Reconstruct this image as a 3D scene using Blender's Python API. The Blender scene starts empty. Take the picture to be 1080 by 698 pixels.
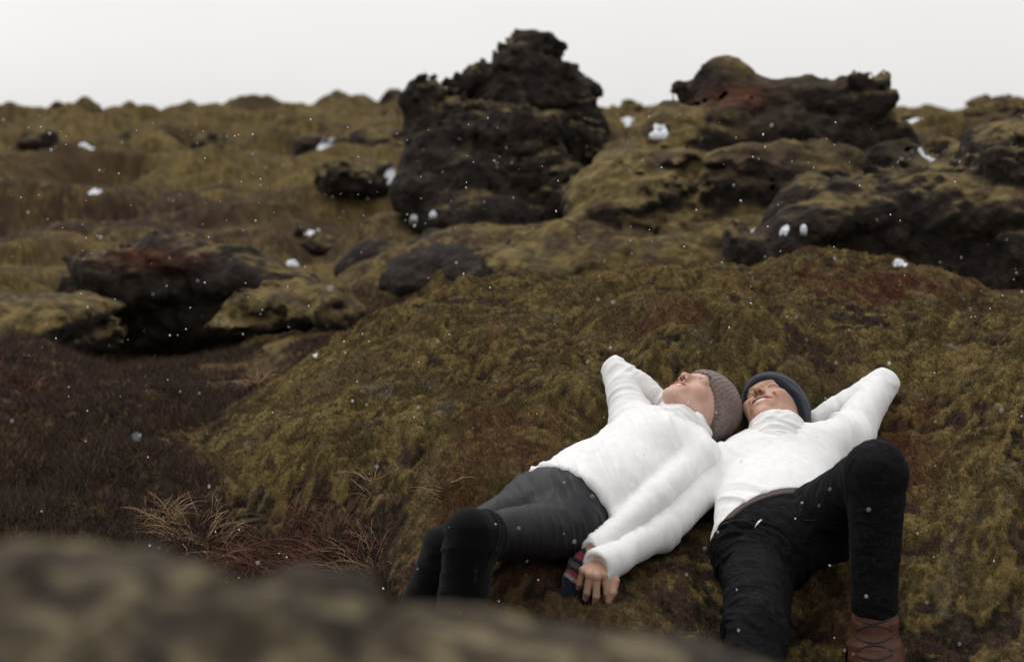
import bpy, math, random, numpy as np
from mathutils import Vector, Matrix
R = math.radians
random.seed(7)
RNG = np.random.default_rng(11)
scn = bpy.context.scene
COL = scn.collection

# ------------------------------------------------------------------ camera
PITCH = R(8.3); FPX = 1500.0; CAMZ = 1.5
cam = bpy.data.cameras.new('camera'); camo = bpy.data.objects.new('camera', cam); COL.objects.link(camo)
camo.location = (0, 0, CAMZ); camo.rotation_euler = (math.pi/2 - PITCH, 0, 0)
cam.sensor_width = 36; cam.lens = 50; cam.clip_start = .05; cam.clip_end = 3000
cam.dof.use_dof = True; cam.dof.focus_distance = 3.68; cam.dof.aperture_fstop = 2.8
scn.camera = camo
# ------------------------------------------------------------------ sky (overcast) and a weak, very soft sun
SUN_EL, SUN_AZ = R(58), R(-40)          # azimuth from +Y towards +X
w = bpy.data.worlds.new('World'); scn.world = w; w.use_nodes = True
nt = w.node_tree; nt.nodes.clear()
N = nt.nodes.new; L = nt.links.new
out = N('ShaderNodeOutputWorld'); bg = N('ShaderNodeBackground'); bg2 = N('ShaderNodeBackground'); add = N('ShaderNodeAddShader')
sky = N('ShaderNodeTexSky'); sky.sky_type = 'NISHITA'; sky.sun_disc = False
sky.sun_elevation = SUN_EL; sky.sun_rotation = SUN_AZ; sky.dust_density = 4.0; sky.air_density = .7
hs = N('ShaderNodeHueSaturation'); hs.inputs['Saturation'].default_value = .12
L(sky.outputs[0], hs.inputs['Color']); L(hs.outputs[0], bg.inputs[0]); bg.inputs[1].default_value = .05
tc = N('ShaderNodeTexCoord'); sep = N('ShaderNodeSeparateXYZ'); L(tc.outputs['Generated'], sep.inputs[0])
ramp = N('ShaderNodeValToRGB'); L(sep.outputs[2], ramp.inputs[0])
e = ramp.color_ramp.elements
e[0].position = 0.0; e[0].color = (.92, .90, .89, 1)
e[1].position = 1.0; e[1].color = (1.35, 1.36, 1.40, 1)
m = ramp.color_ramp.elements.new(.10); m.color = (.86, .84, .83, 1)
m = ramp.color_ramp.elements.new(.35); m.color = (.92, .92, .93, 1)
cn = N('ShaderNodeTexNoise'); cn.inputs['Scale'].default_value = 2.2; cn.inputs['Detail'].default_value = 4
L(tc.outputs['Generated'], cn.inputs['Vector'])
mr = N('ShaderNodeMapRange'); mr.inputs[1].default_value = .3; mr.inputs[2].default_value = .7; mr.inputs[3].default_value = .95; mr.inputs[4].default_value = 1.05
L(cn.outputs[0], mr.inputs[0])
mx = N('ShaderNodeVectorMath'); mx.operation = 'SCALE'; L(ramp.outputs[0], mx.inputs[0]); L(mr.outputs[0], mx.inputs['Scale'])
L(mx.outputs[0], bg2.inputs[0]); bg2.inputs[1].default_value = .82
L(bg.outputs[0], add.inputs[0]); L(bg2.outputs[0], add.inputs[1]); L(add.outputs[0], out.inputs[0])
sun = bpy.data.lights.new('sun', 'SUN'); suno = bpy.data.objects.new('sun', sun); COL.objects.link(suno)
sun.energy = .8; sun.angle = R(25); sun.color = (1, .97, .93)
sd = Vector((math.sin(SUN_AZ)*math.cos(SUN_EL), math.cos(SUN_AZ)*math.cos(SUN_EL), math.sin(SUN_EL)))
suno.rotation_euler = sd.to_track_quat('Z', 'Y').to_euler()
vs = scn.view_settings; scn.display_settings.display_device = 'sRGB'
vs.view_transform = 'Standard'; vs.look = 'None'; vs.exposure = 0.0; vs.gamma = 1; vs.use_curve_mapping = False
scn.cycles.max_bounces = 4; scn.cycles.diffuse_bounces = 3; scn.cycles.use_denoising = True

# ------------------------------------------------------------------ helpers
FW = np.array([0, math.cos(PITCH), -math.sin(PITCH)]); UP = np.array([0, math.sin(PITCH), math.cos(PITCH)])
def P(px, py, d):
    """a point seen at (px, py) of the 1080x698 photograph, d metres away along the view axis"""
    return np.array([0, 0, CAMZ]) + d*(FW + (px-540)/FPX*np.array([1., 0, 0]) + (349-py)/FPX*UP)
def project(p):
    q = p - np.array([0, 0, CAMZ]); d = q @ FW
    return 540 + FPX*q[..., 0]/d, 349 - FPX*(q @ UP)/d, d
_pr = np.random.default_rng(5)
_perm = _pr.permutation(4096).astype(np.int32); _perm = np.concatenate([_perm, _perm])
_val = _pr.uniform(-1, 1, 4096).astype(np.float32)
def vnoise(p, seed=0):
    p = np.asarray(p, np.float32) + np.float32(seed*17.31)
    i = np.floor(p).astype(np.int32); f = p - i; u = f*f*f*(f*(f*6-15)+10)
    i &= 4095
    def h(a, b, c):
        return _val[_perm[(_perm[(_perm[(i[:, 0]+a) & 4095] + i[:, 1]+b) & 4095] + i[:, 2]+c) & 4095]]
    x, y, z = u[:, 0], u[:, 1], u[:, 2]
    c00 = h(0,0,0)*(1-x)+h(1,0,0)*x; c10 = h(0,1,0)*(1-x)+h(1,1,0)*x
    c01 = h(0,0,1)*(1-x)+h(1,0,1)*x; c11 = h(0,1,1)*(1-x)+h(1,1,1)*x
    return (c00*(1-y)+c10*y)*(1-z) + (c01*(1-y)+c11*y)*z
def fbm(p, freq=1., octv=4, gain=.5, seed=0, ridge=False):
    a = 1.; s = 0.; t = 0.; p = np.asarray(p, np.float32)
    for o in range(octv):
        n = vnoise(p*np.float32(freq), seed+o*3)
        if ridge: n = 1-2*np.abs(n)
        s = s + a*n; t += a; a *= gain; freq *= 2.03
    return s/t
def sstep(a, b, x):
    t = np.clip((x-a)/(b-a), 0, 1); return t*t*(3-2*t)
def mix(a, b, t):
    return a + (b-a)*t[:, None]

def link(name, me, mats, parent=None, smooth=True):
    o = bpy.data.objects.new(name, me); COL.objects.link(o)
    for m_ in (mats if isinstance(mats, (list, tuple)) else [mats]): me.materials.append(m_)
    if smooth: me.polygons.foreach_set('use_smooth', [True]*len(me.polygons))
    if parent is not None: o.parent = parent
    return o
def tag(o, label=None, cat=None, group=None, kind=None):
    for k, v in (('label', label), ('category', cat), ('group', group), ('kind', kind)):
        if v: o[k] = v
    return o
def empty(name, loc, label, cat, group=None):
    o = bpy.data.objects.new(name, None); COL.objects.link(o); o.location = loc; o.empty_display_size = .05
    return tag(o, label, cat, group)
def mesh_np(name, V, F, colors=None):
    """V (n,3); F (m,k) with k 3 or 4"""
    me = bpy.data.meshes.new(name); k = F.shape[1]
    me.vertices.add(len(V)); me.vertices.foreach_set('co', np.ascontiguousarray(V, np.float32).ravel())
    me.loops.add(F.size); me.loops.foreach_set('vertex_index', np.ascontiguousarray(F, np.int32).ravel())
    me.polygons.add(len(F)); me.polygons.foreach_set('loop_start', np.arange(0, F.size, k, dtype=np.int32))
    try: me.polygons.foreach_set('loop_total', np.full(len(F), k, np.int32))
    except Exception: pass
    me.update(calc_edges=True)
    if colors is not None: set_col(me, colors)
    return me
def set_col(me, c):
    a = me.color_attributes.new('Col', 'FLOAT_COLOR', 'POINT')
    cc = np.ones((len(c), 4), np.float32); cc[:, :3] = c; a.data.foreach_set('color', cc.ravel())
def vnormals(V, F):
    if F.shape[1] == 4: n = np.cross(V[F[:, 2]]-V[F[:, 0]], V[F[:, 3]]-V[F[:, 1]])
    else: n = np.cross(V[F[:, 1]]-V[F[:, 0]], V[F[:, 2]]-V[F[:, 0]])
    o = np.zeros_like(V)
    for k in range(F.shape[1]):
        for a in range(3): o[:, a] += np.bincount(F[:, k], n[:, a], len(V))
    return o/np.maximum(np.linalg.norm(o, axis=1), 1e-12)[:, None]
def local_to(o, V):        # world verts -> coordinates relative to a translated empty
    return V - np.array(o.location)

# ------------------------------------------------------------------ signed distance modelling
def nrm(v): v = np.asarray(v, float); return v/np.linalg.norm(v)
class Prim:
    """tapered capsule with elliptical section: from a to b, radii ra / rb = (side, depth) or a number"""
    def __init__(s, a, b, ra, rb=None, side=(1, 0, 0), op='u', k=.012):
        s.a = np.asarray(a, float); s.b = np.asarray(b, float)
        f = lambda r: np.array([r, r], float) if np.isscalar(r) else np.array(r[:2], float)
        s.ra = f(ra); s.rb = f(ra if rb is None else rb); s.op = op; s.k = k
        ax = s.b - s.a; s.L = np.linalg.norm(ax)
        n3 = ax/s.L if s.L > 1e-6 else np.array([0, 0, 1.])
        n1 = np.asarray(side, float); n1 = n1 - n3*(n1 @ n3); n1 = nrm(n1); n2 = np.cross(n3, n1)
        s.M = np.stack([n1, n2, n3]); r = max(s.ra.max(), s.rb.max())
        s.lo = np.minimum(s.a, s.b) - r; s.hi = np.maximum(s.a, s.b) + r
    def d(s, p):
        q = (p - s.a) @ s.M.T
        t = np.clip(q[:, 2]/s.L, 0, 1) if s.L > 1e-6 else np.zeros(len(p))
        r = s.ra + (s.rb - s.ra)*t[:, None]; q[:, 2] -= t*s.L
        rz = r.min(1)*.5 + r.max(1)*.5
        R3 = np.stack([r[:, 0], r[:, 1], rz], 1); a = q/R3
        k0 = np.sqrt((a*a).sum(1)) + 1e-9; k1 = np.sqrt(((a/R3)**2).sum(1)) + 1e-9
        return k0*(k0-1)/k1
class Ell:
    def __init__(s, c, r, M=None, op='u', k=.012):
        s.c = np.asarray(c, float); s.r = np.asarray(r, float); s.M = np.eye(3) if M is None else np.asarray(M, float)
        s.op = op; s.k = k; s.lo = s.c - s.r.max(); s.hi = s.c + s.r.max()
    def d(s, p):
        q = (p - s.c) @ s.M.T; a = q/s.r
        k0 = np.sqrt((a*a).sum(1)) + 1e-9; k1 = np.sqrt(((a/s.r)**2).sum(1)) + 1e-9
        return k0*(k0-1)/k1
class Plane:   # keeps the side the normal points away from (op 'i') 
    def __init__(s, o, n, op='i', k=.004, lo=None, hi=None):
        s.o = np.asarray(o, float); s.n = nrm(n); s.op = op; s.k = k
        s.lo = np.full(3, -1e9) if lo is None else np.asarray(lo, float); s.hi = np.full(3, 1e9) if hi is None else np.asarray(hi, float)
    def d(s, p): return (p - s.o) @ s.n
def evalsdf(prims, p, extra=None, pad=.08):
    lo = p.min(0) - pad; hi = p.max(0) + pad
    d = np.full(len(p), 9.)
    for q in prims:
        if q.op != 'i' and ((q.lo > hi).any() or (q.hi < lo).any()): continue
        e_ = q.d(p); k = q.k
        if q.op == 'u':
            h = np.clip(.5 + .5*(d - e_)/k, 0, 1); d = d*(1-h) + e_*h - k*h*(1-h)
        elif q.op == 's':
            h = np.clip(.5 - .5*(d + e_)/k, 0, 1); d = d*(1-h) - e_*h + k*h*(1-h)
        else:
            h = np.clip(.5 - .5*(d - e_)/k, 0, 1); d = d*(1-h) + e_*h + k*h*(1-h)
    if extra is not None: d = extra(p, d)
    return d
def sdf_mesh(prims, h, extra=None, slack=0., bounds=None, pad=.08, fine=None, hf=None):
    """sparse surface nets over smooth-blended prims; returns verts, quads"""
    us = [q for q in prims if q.op == 'u']
    if bounds is None: lo = np.min([q.lo for q in us], 0) - slack - 3*h; hi = np.max([q.hi for q in us], 0) + slack + 3*h
    else: lo, hi = map(np.asarray, bounds)
    B = 8; bs = B*h; nb = np.ceil((hi-lo)/bs).astype(int) + 1
    AX = []
    for a in range(3):      # grid lines: finer inside the given intervals (head, hand)
        c = [lo[a]]
        while c[-1] < hi[a] + bs: c.append(c[-1] + (hf if fine and any(f[0][a] < c[-1] < f[1][a] for f in fine) else h))
        nb[a] = (len(c)-1)//B + 1
        while len(c) < nb[a]*B + 4: c.append(c[-1] + h)
        AX.append(np.array(c))
    at_ = lambda g: np.stack([AX[a][g[..., a]] for a in range(3)], -1)
    # coarse pass, in super-blocks so that prims are culled
    act = []; S = 6
    for sx in range(0, nb[0], S):
        for sy in range(0, nb[1], S):
            for sz in range(0, nb[2], S):
                g = np.stack(np.meshgrid(np.arange(sx, min(sx+S, nb[0])), np.arange(sy, min(sy+S, nb[1])), np.arange(sz, min(sz+S, nb[2])), indexing='ij'), -1).reshape(-1, 3)
                c0 = at_(g*B); c1 = at_(g*B+B); c = (c0+c1)/2; hd_ = np.linalg.norm(c1-c0, axis=1)/2
                d = evalsdf(prims, c, extra, pad)
                keep = np.abs(d) < hd_*2.1 + slack
                if keep.any(): act.append(g[keep])
    act = np.concatenate(act)
    key = (act//3); order = np.lexsort((key[:, 2], key[:, 1], key[:, 0])); act = act[order]; key = key[order]
    cut = np.concatenate([[0], np.nonzero((key[1:] != key[:-1]).any(1))[0]+1, [len(act)]])
    G = (nb*B + 3).astype(np.int64)
    gid = lambda i: (i[..., 0].astype(np.int64)*G[1] + i[..., 1])*G[2] + i[..., 2]
    loc = np.stack(np.meshgrid(*[np.arange(B+1)]*3, indexing='ij'), -1).reshape(-1, 3)
    Vk = []; Vp = []; Q = []
    for s_, e_ in zip(cut[:-1], cut[1:]):
        b = act[s_:e_]; n = len(b)
        gi = (b[:, None, :]*B + loc[None]).reshape(-1, 3)
        d = evalsdf(prims, at_(gi), extra, pad).reshape(n, B+1, B+1, B+1)
        d[d == 0] = 1e-9
        sg = d < 0
        cnt = np.zeros((n, B, B, B), np.int8); acc = np.zeros((n, B, B, B, 3)); ne = np.zeros((n, B, B, B))
        for i in (0, 1):
            for j in (0, 1):
                for k in (0, 1): cnt += sg[:, i:B+i, j:B+j, k:B+k]
        mixed = (cnt > 0) & (cnt < 8)
        if not mixed.any(): continue
        ci = np.argwhere(mixed); bi, x, y, z = ci.T
        pos = np.zeros((len(ci), 3)); cn_ = np.zeros(len(ci))
        cor = {}
        for i in (0, 1):
            for j in (0, 1):
                for k in (0, 1): cor[i, j, k] = d[bi, x+i, y+j, z+k]
        for (i, j, k), a in cor.items():
            for ax in range(3):
                t = [i, j, k]
                if t[ax]: continue
                t2 = list(t); t2[ax] = 1; c = cor[tuple(t2)]
                cr = (a < 0) != (c < 0)
                f = np.where(cr, a/(a-c+1e-30), 0)
                pp = np.array(t, float)[None].repeat(len(ci), 0); pp[:, ax] += f
                pos += pp*cr[:, None]; cn_ += cr
        pos /= cn_[:, None]
        base = b[bi]*B + np.stack([x, y, z], 1)
        Vk.append(gid(base+1)); Vp.append(at_(base) + pos*(at_(base+1)-at_(base)))
        for ax in range(3):
            sl0 = [slice(0, B)]*3; sl1 = list(sl0); sl1[ax] = slice(1, B+1)
            a = sg[(slice(None), *sl0)]; c = sg[(slice(None), *sl1)]
            w_ = np.argwhere(a != c)
            if not len(w_): continue
            g = b[w_[:, 0]]*B + w_[:, 1:]
            o1 = np.zeros(3, int); o2 = np.zeros(3, int); o1[(ax+1) % 3] = 1; o2[(ax+2) % 3] = 1
            q = np.stack([gid(g+1-o1-o2), gid(g+1-o2), gid(g+1), gid(g+1-o1)], 1)
            fl = ~a[w_[:, 0], w_[:, 1], w_[:, 2], w_[:, 3]]
            q[fl] = q[fl][:, ::-1]
            Q.append(q)
    Vk = np.concatenate(Vk); Vp = np.concatenate(Vp); Q = np.concatenate(Q)
    o = np.argsort(Vk); Vk = Vk[o]; Vp = Vp[o]
    ix = np.searchsorted(Vk, Q); ix = np.minimum(ix, len(Vk)-1); ok = (Vk[ix] == Q).all(1)
    return Vp, ix[ok].astype(np.int32)
def largest(V, F):
    """keep only the main connected piece of a mesh"""
    lab = np.arange(len(V)); E = np.concatenate([F[:, [i, (i+1) % F.shape[1]]] for i in range(F.shape[1])])
    while True:
        m_ = np.minimum(lab[E[:, 0]], lab[E[:, 1]]); new = lab.copy(); np.minimum.at(new, E[:, 0], m_); np.minimum.at(new, E[:, 1], m_); np.minimum.at(new, lab[E[:, 0]], m_); np.minimum.at(new, lab[E[:, 1]], m_); new = new[new]
        if (new == lab).all(): break
        lab = new
    u, c = np.unique(lab, return_counts=True); keep = lab == u[c.argmax()]
    idx = np.cumsum(keep)-1; F = F[keep[F].all(1)]
    return V[keep], idx[F]
def relax(V, F, it=2, lam=.5):
    E = np.concatenate([F[:, [i, (i+1) % F.shape[1]]] for i in range(F.shape[1])]); n = len(V)
    cnt = np.maximum(np.bincount(E[:, 0], minlength=n) + np.bincount(E[:, 1], minlength=n), 1)
    for _ in range(it):
        s = np.stack([np.bincount(E[:, 0], V[E[:, 1], a], n) + np.bincount(E[:, 1], V[E[:, 0], a], n) for a in range(3)], 1)
        V = V*(1-lam) + lam*s/cnt[:, None]
    return V

# ------------------------------------------------------------------ materials
def mat(name, base=None, rough=.85, attr=False, nscale=0, namt=.3, bump=0, bscale=80, spec=.3, sheen=0, detail=4, sss=0, btype='noise', stretch=None):
    m_ = bpy.data.materials.new(name); m_.use_nodes = True; t = m_.node_tree; bs_ = t.nodes['Principled BSDF']
    bs_.inputs['Roughness'].default_value = rough; bs_.inputs['Specular IOR Level'].default_value = spec
    if sheen: bs_.inputs['Sheen Weight'].default_value = sheen; bs_.inputs['Sheen Roughness'].default_value = .6
    if sss:
        bs_.inputs['Subsurface Weight'].default_value = sss; bs_.inputs['Subsurface Radius'].default_value = (.012, .005, .003); bs_.inputs['Subsurface Scale'].default_value = 1
    tcn = t.nodes.new('ShaderNodeTexCoord'); src = None
    if attr:
        a = t.nodes.new('ShaderNodeVertexColor'); a.layer_name = 'Col'; src = a.outputs[0]
    else:
        rgb = t.nodes.new('ShaderNodeRGB'); rgb.outputs[0].default_value = (*base, 1); src = rgb.outputs[0]
    if nscale:
        n = t.nodes.new('ShaderNodeTexNoise'); n.inputs['Scale'].default_value = nscale; n.inputs['Detail'].default_value = detail
        t.links.new(tcn.outputs['Object'], n.inputs['Vector'])
        r = t.nodes.new('ShaderNodeMapRange'); r.inputs[1].default_value = .3; r.inputs[2].default_value = .7
        r.inputs[3].default_value = 1-namt; r.inputs[4].default_value = 1+namt; t.links.new(n.outputs[0], r.inputs[0])
        v = t.nodes.new('ShaderNodeVectorMath'); v.operation = 'SCALE'; t.links.new(src, v.inputs[0]); t.links.new(r.outputs[0], v.inputs['Scale']); src = v.outputs[0]
    t.links.new(src, bs_.inputs['Base Color'])
    if bump:
        n = t.nodes.new('ShaderNodeTexNoise'); n.inputs['Scale'].default_value = bscale; n.inputs['Detail'].default_value = 5
        if stretch:
            mp = t.nodes.new('ShaderNodeMapping'); mp.inputs['Scale'].default_value = stretch
            t.links.new(tcn.outputs['Object'], mp.inputs[0]); t.links.new(mp.outputs[0], n.inputs['Vector'])
        else: t.links.new(tcn.outputs['Object'], n.inputs['Vector'])
        b = t.nodes.new('ShaderNodeBump'); b.inputs['Strength'].default_value = bump; b.inputs['Distance'].default_value = 1.0/bscale
        t.links.new(n.outputs[0], b.inputs['Height']); t.links.new(b.outputs[0], bs_.inputs['Normal'])
    return m_
# ------------------------------------------------------------------ the joints of the two people lying on the mound
def frame_uf(u, f):
    u = nrm(u); f = np.asarray(f, float); f = nrm(f - u*(f @ u)); return np.stack([np.cross(f, u), f, u])
# rows: his/her left, face forward, crown
MAN = dict(shR=P(759,494,3.74), shL=P(893,462,3.86), neck=P(822,474,3.83), chest=P(821,494,3.76), belly=P(817,530,3.58), pelvis=P(817,562,3.44),
    elR=P(697,560,3.50), wrR=P(641,592,3.31), elL=P(931,405,4.0), wrL=P(862,446,4.02),
    hipR=P(800,590,3.39), hipL=P(862,553,3.47), knR=P(798,668,3.03), anR=P(782,845,2.78), knL=P(925,497,3.10), anL=P(922,690,3.15),
    head=P(817,437,3.92), HM=frame_uf((.12,.90,.40), (-.52,-.30,.80)))
WOM = dict(shR=P(668,446,3.93), shL=P(738,484,3.70), neck=P(712,460,3.86), chest=P(688,474,3.78), belly=P(635,508,3.62), pelvis=P(590,534,3.50),
    elR=P(650,391,4.03), wrR=P(702,428,4.02), elL=P(690,525,3.53), wrL=P(630,577,3.34),
    hipL=P(606,558,3.42), hipR=P(576,526,3.57), knL=P(497,567,3.12), anL=P(472,735,3.15), knR=P(473,582,3.28), anR=P(412,720,3.30),
    head=P(735,430,3.87), HM=frame_uf((.68,.68,.22), (-.42,-.20,.88)))
PRESS = [(MAN['chest'], MAN['belly'], .13), (MAN['belly'], MAN['pelvis'], .12), (MAN['shR'], MAN['elR'], .05), (MAN['elR'], MAN['wrR'], .045), (MAN['elL'], MAN['wrL'], .045), (MAN['shL'], MAN['elL'], .05),
    (MAN['hipR'], MAN['knR'], .08), (MAN['knR'], MAN['anR'], .06), (MAN['head'], MAN['neck'], .10), (WOM['head'], WOM['neck'], .10), (WOM['chest'], WOM['belly'], .11), (WOM['belly'], WOM['pelvis'], .10),
    (WOM['shL'], WOM['elL'], .045), (WOM['elL'], WOM['wrL'], .04), (WOM['shR'], WOM['elR'], .05), (WOM['elR'], WOM['wrR'], .04), (WOM['hipL'], WOM['knL'], .07), (WOM['hipR'], WOM['knR'], .07), (WOM['knR'], WOM['anR'], .05), (WOM['knL'], WOM['anL'], .05),
    (MAN['knL'], MAN['anL'], .05), (P(636,604,3.27), P(624,634,3.28), .035), (P(612,604,3.34), P(610,632,3.34), .04), (P(640,604,3.28), P(641,634,3.28), .03)]
PRESS = [(tuple(a), tuple(b), r) for a, b, r in PRESS]
# ------------------------------------------------------------------ terrain control points: seen at (px, py) at depth d, and how mossy (1) or heathery (0)
CT = [ # the mound
 (700,372,4.15,1),(700,330,4.55,1),(700,282,5.3,1),(620,300,5.3,1),(540,330,4.9,1),(550,390,4.3,1),(450,450,4.05,1),(550,450,3.9,1),
 (450,540,3.72,.8),(520,500,3.72,1),(400,380,4.75,1),(440,330,5.2,1),(530,292,5.5,.9),(330,500,4.1,.9),(290,450,4.45,1),(345,385,4.9,1),(380,345,5.3,.9),
 (250,480,4.6,.7),(300,545,4.1,.5),(400,590,3.75,.3),(850,270,5.6,.7),(780,285,5.4,.9),(940,290,5.4,.9),(1010,315,5.2,.7),(1080,332,5.1,.6),
 (930,372,4.15,1),(860,330,4.6,.6),(1000,350,4.5,.8),(1000,425,3.98,1),(1080,365,4.0,1),(1080,460,3.6,1),(1000,500,3.62,.9),(1000,580,3.4,.8),(1000,680,3.2,.6),
 (1080,560,3.4,.9),(1075,690,3.15,.6),(960,420,4.1,1),(640,650,3.3,.6),(560,650,3.33,.5),(700,600,3.42,.8),(690,680,3.2,.5),(600,420,4.05,1),(800,370,4.2,1),
 # left valley and beyond
 (100,500,4.9,0),(100,420,6.2,0),(20,450,5.4,0),(10,560,4.3,0),(200,560,4.1,.05),(0,640,3.7,0),(250,610,3.8,0),(200,410,6.2,.15),(250,378,7.4,.45),(60,395,7.0,.1),
 (30,330,8.2,.9),(20,300,10,.8),(150,392,8.3,.1),(330,322,8.4,.8),(300,285,10,.6),(400,300,8.3,.3),(480,290,8.2,.3),(430,240,11,.3),(520,262,10,.3),
 (100,270,12,.3),(250,250,12,.2),(100,230,14.5,.3),(330,240,12.5,.6),(200,200,18,.75),(380,200,16,.6),(60,180,20,.8),(300,160,24,.9),(100,140,28,.9),
 (60,113,36,.9),(0,118,36,.9),(180,109,37,.9),(300,105,38,.95),(420,108,36,.9),(500,110,36,.9),(680,119,32,.95),(900,119,30,.8),(1000,122,26,.9),(1080,118,26,.8),
 (680,140,20,.9),(950,150,17,.8),(1080,150,16,.7),(600,250,9.5,.8),(700,250,8.4,.8),(900,250,8.4,.5),(1080,280,7.5,.3),(1000,260,7.8,.3),(640,200,12,.8),
]
CW = [ # hidden or outside the frame: x, y, z, moss
 (.50,3.86,.60,1),(.70,3.84,.585,1),(.62,3.6,.50,1),(.30,3.52,.47,1),(.45,3.65,.535,1),(.12,3.5,.44,1),(.68,3.42,.40,1),(.66,3.1,.27,.7),(.8,3.05,.26,.6),
 (-.2,3.2,.22,.3),(-.35,3.2,.22,.2),(.1,2.9,.17,.3),(.5,2.8,.18,.3),(0,2.4,.1,.2),(1,2.5,.2,.5),(-1,2.5,.12,.1),(-2,3,.2,0),(2,3.3,.5,.8),(2.6,4,.75,.8),(.98,3.95,.70,1),(.92,3.7,.62,1),
 (.29,4.05,.74,1),(0,1,-.05,.1),(0,0,-.1,.1),(0,-6,0,.5),(6,0,0,.5),(-6,0,0,.5),(3,1.5,.25,.5),(-3,1.5,.05,.1),
 (.6,6.6,.66,.4),(1.6,6.3,.66,.3),(-.3,6.6,.52,.2),(-.9,6,.42,.1),(2.6,5.6,.85,.5),(3.8,5,.9,.6),(-1.2,5.2,.36,.1),
 (-8,6,.3,.3),(8,6,.9,.6),(-20,12,.6,.7),(20,12,1.5,.7),(-40,20,1,.8),(40,20,2,.8),(0,60,1.2,.8),(30,55,1.2,.8),(-30,60,1.2,.8),(60,60,0,.8),(-60,60,0,.8),(0,120,0,.8),(100,100,0,.8),(-100,100,0,.8),(0,-60,0,.5),(60,-20,0,.5),(-60,-20,0,.5),
]
cp = np.array([[*P(a, b, c), m_] for a, b, c, m_ in CT] + [list(q) for q in CW])
def polar(x, y):
    r = np.hypot(x, y) + 1.2; az = np.arctan2(x, y)
    return np.stack([az*1.6*np.clip(r/3, 0, 1), np.log(r)*1.5], 1)
cu = polar(cp[:, 0], cp[:, 1])
def tps_k(r2): return .5*r2*np.log(r2 + 1e-9)
K = tps_k(((cu[:, None]-cu[None])**2).sum(-1)); n_ = len(cu)
A = np.zeros((n_+3, n_+3)); A[:n_, :n_] = K + np.eye(n_)*.0004; A[:n_, n_] = 1; A[:n_, n_+1:] = cu; A[n_, :n_] = 1; A[n_+1:, :n_] = cu.T
rhs = np.zeros((n_+3, 2)); rhs[:n_] = cp[:, 2:4]
CF = np.linalg.solve(A, rhs)
def base_field(x, y):
    o = np.empty((len(x), 2)); u = polar(x, y)
    for s_ in range(0, len(x), 40000):
        v = u[s_:s_+40000]; k = tps_k(((v[:, None]-cu[None])**2).sum(-1))
        o[s_:s_+40000] = k @ CF[:n_] + CF[n_] + v @ CF[n_+1:]
    return o[:, 0], np.clip(o[:, 1], 0, 1)
# the grid of the ground sheet, polar about the photographer
azf = np.concatenate([np.linspace(-180, -60, 25)[:-1], np.linspace(-60, -23, 60)[:-1], np.linspace(-23, 23, 760)[:-1], np.linspace(23, 60, 60)[:-1], np.linspace(60, 180, 25)])
rr = np.concatenate([np.geomspace(.15, 2.5, 25)[:-1], np.geomspace(2.5, 5.9, 620)[:-1], np.geomspace(5.9, 45, 600)[:-1], np.geomspace(45, 2500, 30)])
AZ, RR = np.meshgrid(np.radians(azf), rr, indexing='xy')
shape = AZ.shape; gx = (RR*np.sin(AZ)).ravel(); gy = (RR*np.cos(AZ)).ravel(); rad = RR.ravel()
# evaluate the smooth field on a coarser set of rings and interpolate
ia = np.unique(np.r_[np.arange(0, len(azf), 5), len(azf)-1]); ir = np.unique(np.r_[np.arange(0, len(rr), 5), len(rr)-1])
zc, mc = base_field(RR[np.ix_(ir, ia)].ravel()*np.sin(AZ[np.ix_(ir, ia)].ravel()), RR[np.ix_(ir, ia)].ravel()*np.cos(AZ[np.ix_(ir, ia)].ravel()))
def up(c):
    c = c.reshape(len(ir), len(ia))
    t = np.stack([np.interp(azf, azf[ia], row) for row in c])
    return np.stack([np.interp(np.log(rr), np.log(rr[ir]), t[:, j]) for j in range(t.shape[1])], 1).ravel()
gz = up(zc); gm = up(mc)
far0 = sstep(60, 300, rad); gz = gz*(1-far0) + 0*far0
def clamp_by_bodies(x, y, z):
    """the moss gives way under what lies on it"""
    for a, b, r in PRESS:
        ax, ay, az_ = a; bx, by, bz = b; dx, dy = bx-ax, by-ay
        t = np.clip(((x-ax)*dx + (y-ay)*dy)/(dx*dx+dy*dy+1e-9), 0, 1)
        h = np.hypot(x-(ax+t*dx), y-(ay+t*dy)); cz = az_ + t*(bz-az_)
        lim = cz - np.sqrt(np.clip(r*r - np.minimum(h, r)**2, 0, None)) + .012 + np.clip(h-r, 0, None)*1.6 + 0*h
        k = .02; q = np.clip(.5+.5*(z-lim)/k, 0, 1); z = z*(1-q) + lim*q - k*q*(1-q)
    return z
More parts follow.
